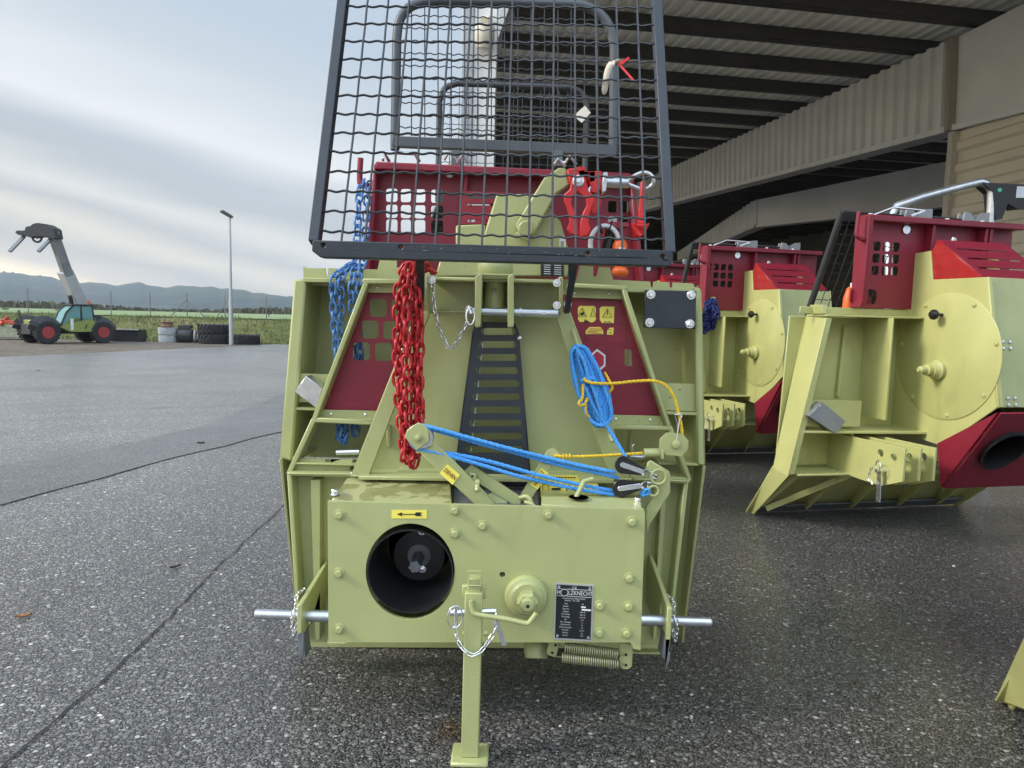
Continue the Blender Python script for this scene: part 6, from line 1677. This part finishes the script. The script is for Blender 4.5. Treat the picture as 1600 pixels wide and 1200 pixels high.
mb.tube([V((x + .08, -.02, pz + .01)), V((x + .17, -.05, pz + .05)), V((x + .36, -.05, pz + .045)), V((x + .27, -.06, pz + .012))], .006, 8)
for dx in (.04, .5, .72): mb.lathe([(.012, 0), (.012, .012), (0, .014)], V((x + dx, -.05, pz)), (0, 0, 1), 12)
mb.lathe([(.022, 0), (.022, .008), (0, .008)], V((x + .27, PL - .002, pz - .055)), (0, -1, 0), 18)
rpart('latch', mb, ZINC, up1, bevel=0, smooth=50)
mb = MB(); lx_ = FR.L(1520, 385, -.08).x; mb.lathe([(.016, 0), (.02, .02), (.012, .05), (0, .055)], V((HX + .13, -.12, zz1 - .01)), (0, -.3, 1), 14); rpart('cap_nut', mb, ZINC, up1, bevel=0)
# folding guard: tube loop with wire mesh, folded down behind the panel
gp0 = FR.L(1318, 330, .04)
def guard_local():
    w = .84; h = .66; r = .1
    pts = [V((0, 0, 0))] + catmull([V((0, 0, h - r)), V((.03, 0, h - r * .3)), V((r, 0, h))], 6) + catmull([V((w - r, 0, h)), V((w - .03, 0, h - r * .3)), V((w, 0, h - r))], 6) + [V((w, 0, 0))]
    fr_ = MB().tube(pts, .017, 14); fr_.bar(V((0, 0, .02)), V((w, 0, .02)), .05, .025, (0, 1, 0))
    me = guard_mesh(V((.01, 0, .03)), V((w - .01, 0, .03)), V((.01, 0, h - .02)), V((w - .01, 0, h - .02)), 15, 11, .0021, .0024)
    return fr_, me
fm_, mm_ = guard_local()
g1 = build('folding_guard', fm_, simple('dark guard tube', (.04, .042, .045), .45, var=.15), M1, org=(0, 0, 0))
g1.location = (gp0.x + .0, .05, pz + .03); g1.rotation_euler = (R(180 + 24), 0, 0)
build('wire_mesh', mm_, WIRE, g1, org=(0, 0, 0))
# bits stored in the lower window
mb = MB(); mb.lathe([(.028, 0), (.026, .05), (.012, .1), (0, .11)], V(((ox0 + ox1) / 2 - .04, .03, zb)), (0, 0, 1), 16); rpart('plug', mb, ORANGE, up1, bevel=0)
mb = MB()
for dx in (.0, .05): mb.cyl(V(((ox0 + ox1) / 2 + dx, .05, zb)), V(((ox0 + ox1) / 2 + dx, .05, zb + .13)), .016, 12)
rpart('stored_link', mb, WHITE, up1, bevel=0)

GRP = 'winches in a row beside the hall'
h1 = FR.o
def prow(px, Y, refpx=None): return None
def shift_to(px, py, Z):                 # put the ground corner of a copy at the pixel's ground point
    return PZ(px, py, 0) - Matrix.Rotation(YAW, 3, 'Z') @ V((0, SLOPE, 0))
M2 = dup(M1, h1 + V((-.36, 1.62, 0)), YAW, 'olive winch with red upper panel, half hidden behind the nearest row winch', GRP)
M3 = dup(M1, h1 + V((-.72, 3.2, 0)), YAW, 'winch of which only the wine red top shows right of the front guard corner', GRP)
M0 = dup(M1, PZ(1565, 1087, 0) - Matrix.Rotation(R(-20), 3, 'Z') @ V((go.x, go.y, 0)), R(-20), 'winch at the right edge of which only a yellow olive blade corner shows', GRP)
mb = MB(); xq = go.x - .012
mb.prism([V((xq, go.y, .0)), V((fo1.x - .012, fo1.y, fo1.z)), V((fo1.x - .012, fo1.y - .4, fo1.z + .02)), V((xq, go.y - .34, .12)), V((xq, go.y - .05, .004))], (.01, 0, 0))
rpart('blade_corner', mb, parent=M0, bevel=.004)
MB_ = dup(M1, V((-.60, 4.15, 0)), R(2), 'winch directly behind the front winch, its raised rear guard visible through the mesh', 'winches behind the front winch')
for ch in MB_.children:
    if ch.name.startswith('folding_guard'):
        ch.location = (.15, .0, 1.70); ch.rotation_euler = (0, 0, 0)
# dark blue chain heap hung on the second winch
mb = MB(); c0 = P(1108, 470, 4.35)
for k in range(9):
    a = [P(1100 + random.uniform(-4, 16), 468 + random.uniform(0, 5), 4.35 + random.uniform(-.04, .04)), P(1097 + random.uniform(0, 26), 488 + random.uniform(-4, 4), 4.32 + random.uniform(-.05, .05)), P(1098 + random.uniform(0, 16), 508 + random.uniform(-10, 14), 4.35), P(1099 + random.uniform(0, 22), 494, 4.35 + random.uniform(-.05, .05)), P(1112 + random.uniform(-8, 8), 470, 4.36)]
    mb.chain(a, .027, .022, .0045, jit=.8)
single('dark_blue_chain', mb, NAVY, 'bunched dark blue chain hanging at the left end of the second row winch', 'chain', c0)
# silver bent tube frame with a black lamp standing behind the nearest row winch
lf = thing('lamp_frame', 'silver bent tube frame with black work lamp above the nearest row winch', 'lamp frame', FR.m @ V((px0 + .55, .5, 0)) + FR.o)
mb = MB(); Yb = 4.75
pts = [P(1385, 700, 4.75), P(1390, 345, 4.75), P(1400, 322, Yb)] + catmull([P(1440, 308, Yb), P(1520, 287, Yb), P(1537, 286, Yb), P(1548, 296, Yb), P(1549, 312, Yb), P(1547, 345, Yb)], 6) + [P(1545, 690, Yb)]
for q in (0, -1): pts[q].z = 0.0
mb.tube(pts, .026, 14); build('bent_tube', mb, GALV, lf, smooth=60)
mb = MB(); mb.prism(px_loop([(1535, 285), (1600, 288), (1640, 290), (1640, 322), (1590, 326), (1575, 318), (1566, 342), (1556, 344), (1552, 300)], Yb - .03), (0, .1, 0)); build('lamp_housing', mb, PLASTIC, lf, bevel=.01)
mb = MB(); mb.prism(px_loop([(1590, 291), (1630, 292), (1630, 309), (1588, 309)], Yb - .034), (0, .004, 0)); build('reflector', mb, simple('grey reflector', (.5, .55, .62), .3), lf)
mb = MB(); mb.lathe([(.0135, 0), (.0135, .003), (0, .004)], P(1562, 297, Yb - .03), FRONT, 16); build('green_dot', mb, simple('green dot', (.05, .4, .22), .4), lf)
# ------------------------------------------------------------------ thin morning haze
hz = MB(); hz.box((-100, 750, 41), 3600, 1700, 96)
hm = bpy.data.materials.new('haze'); hm.use_nodes = True
t = hm.node_tree; t.nodes.remove(t.nodes['Principled BSDF'])
pv = t.nodes.new('ShaderNodeVolumePrincipled')
pv.inputs['Color'].default_value = (0.82, 0.89, 0.97, 1); pv.inputs['Density'].default_value = 0.0003; pv.inputs['Anisotropy'].default_value = 0.0
t.links.new(pv.outputs[0], t.nodes['Material Output'].inputs['Volume'])
tag(build('haze', hz, hm, smooth=0), None, None, kind='stuff')
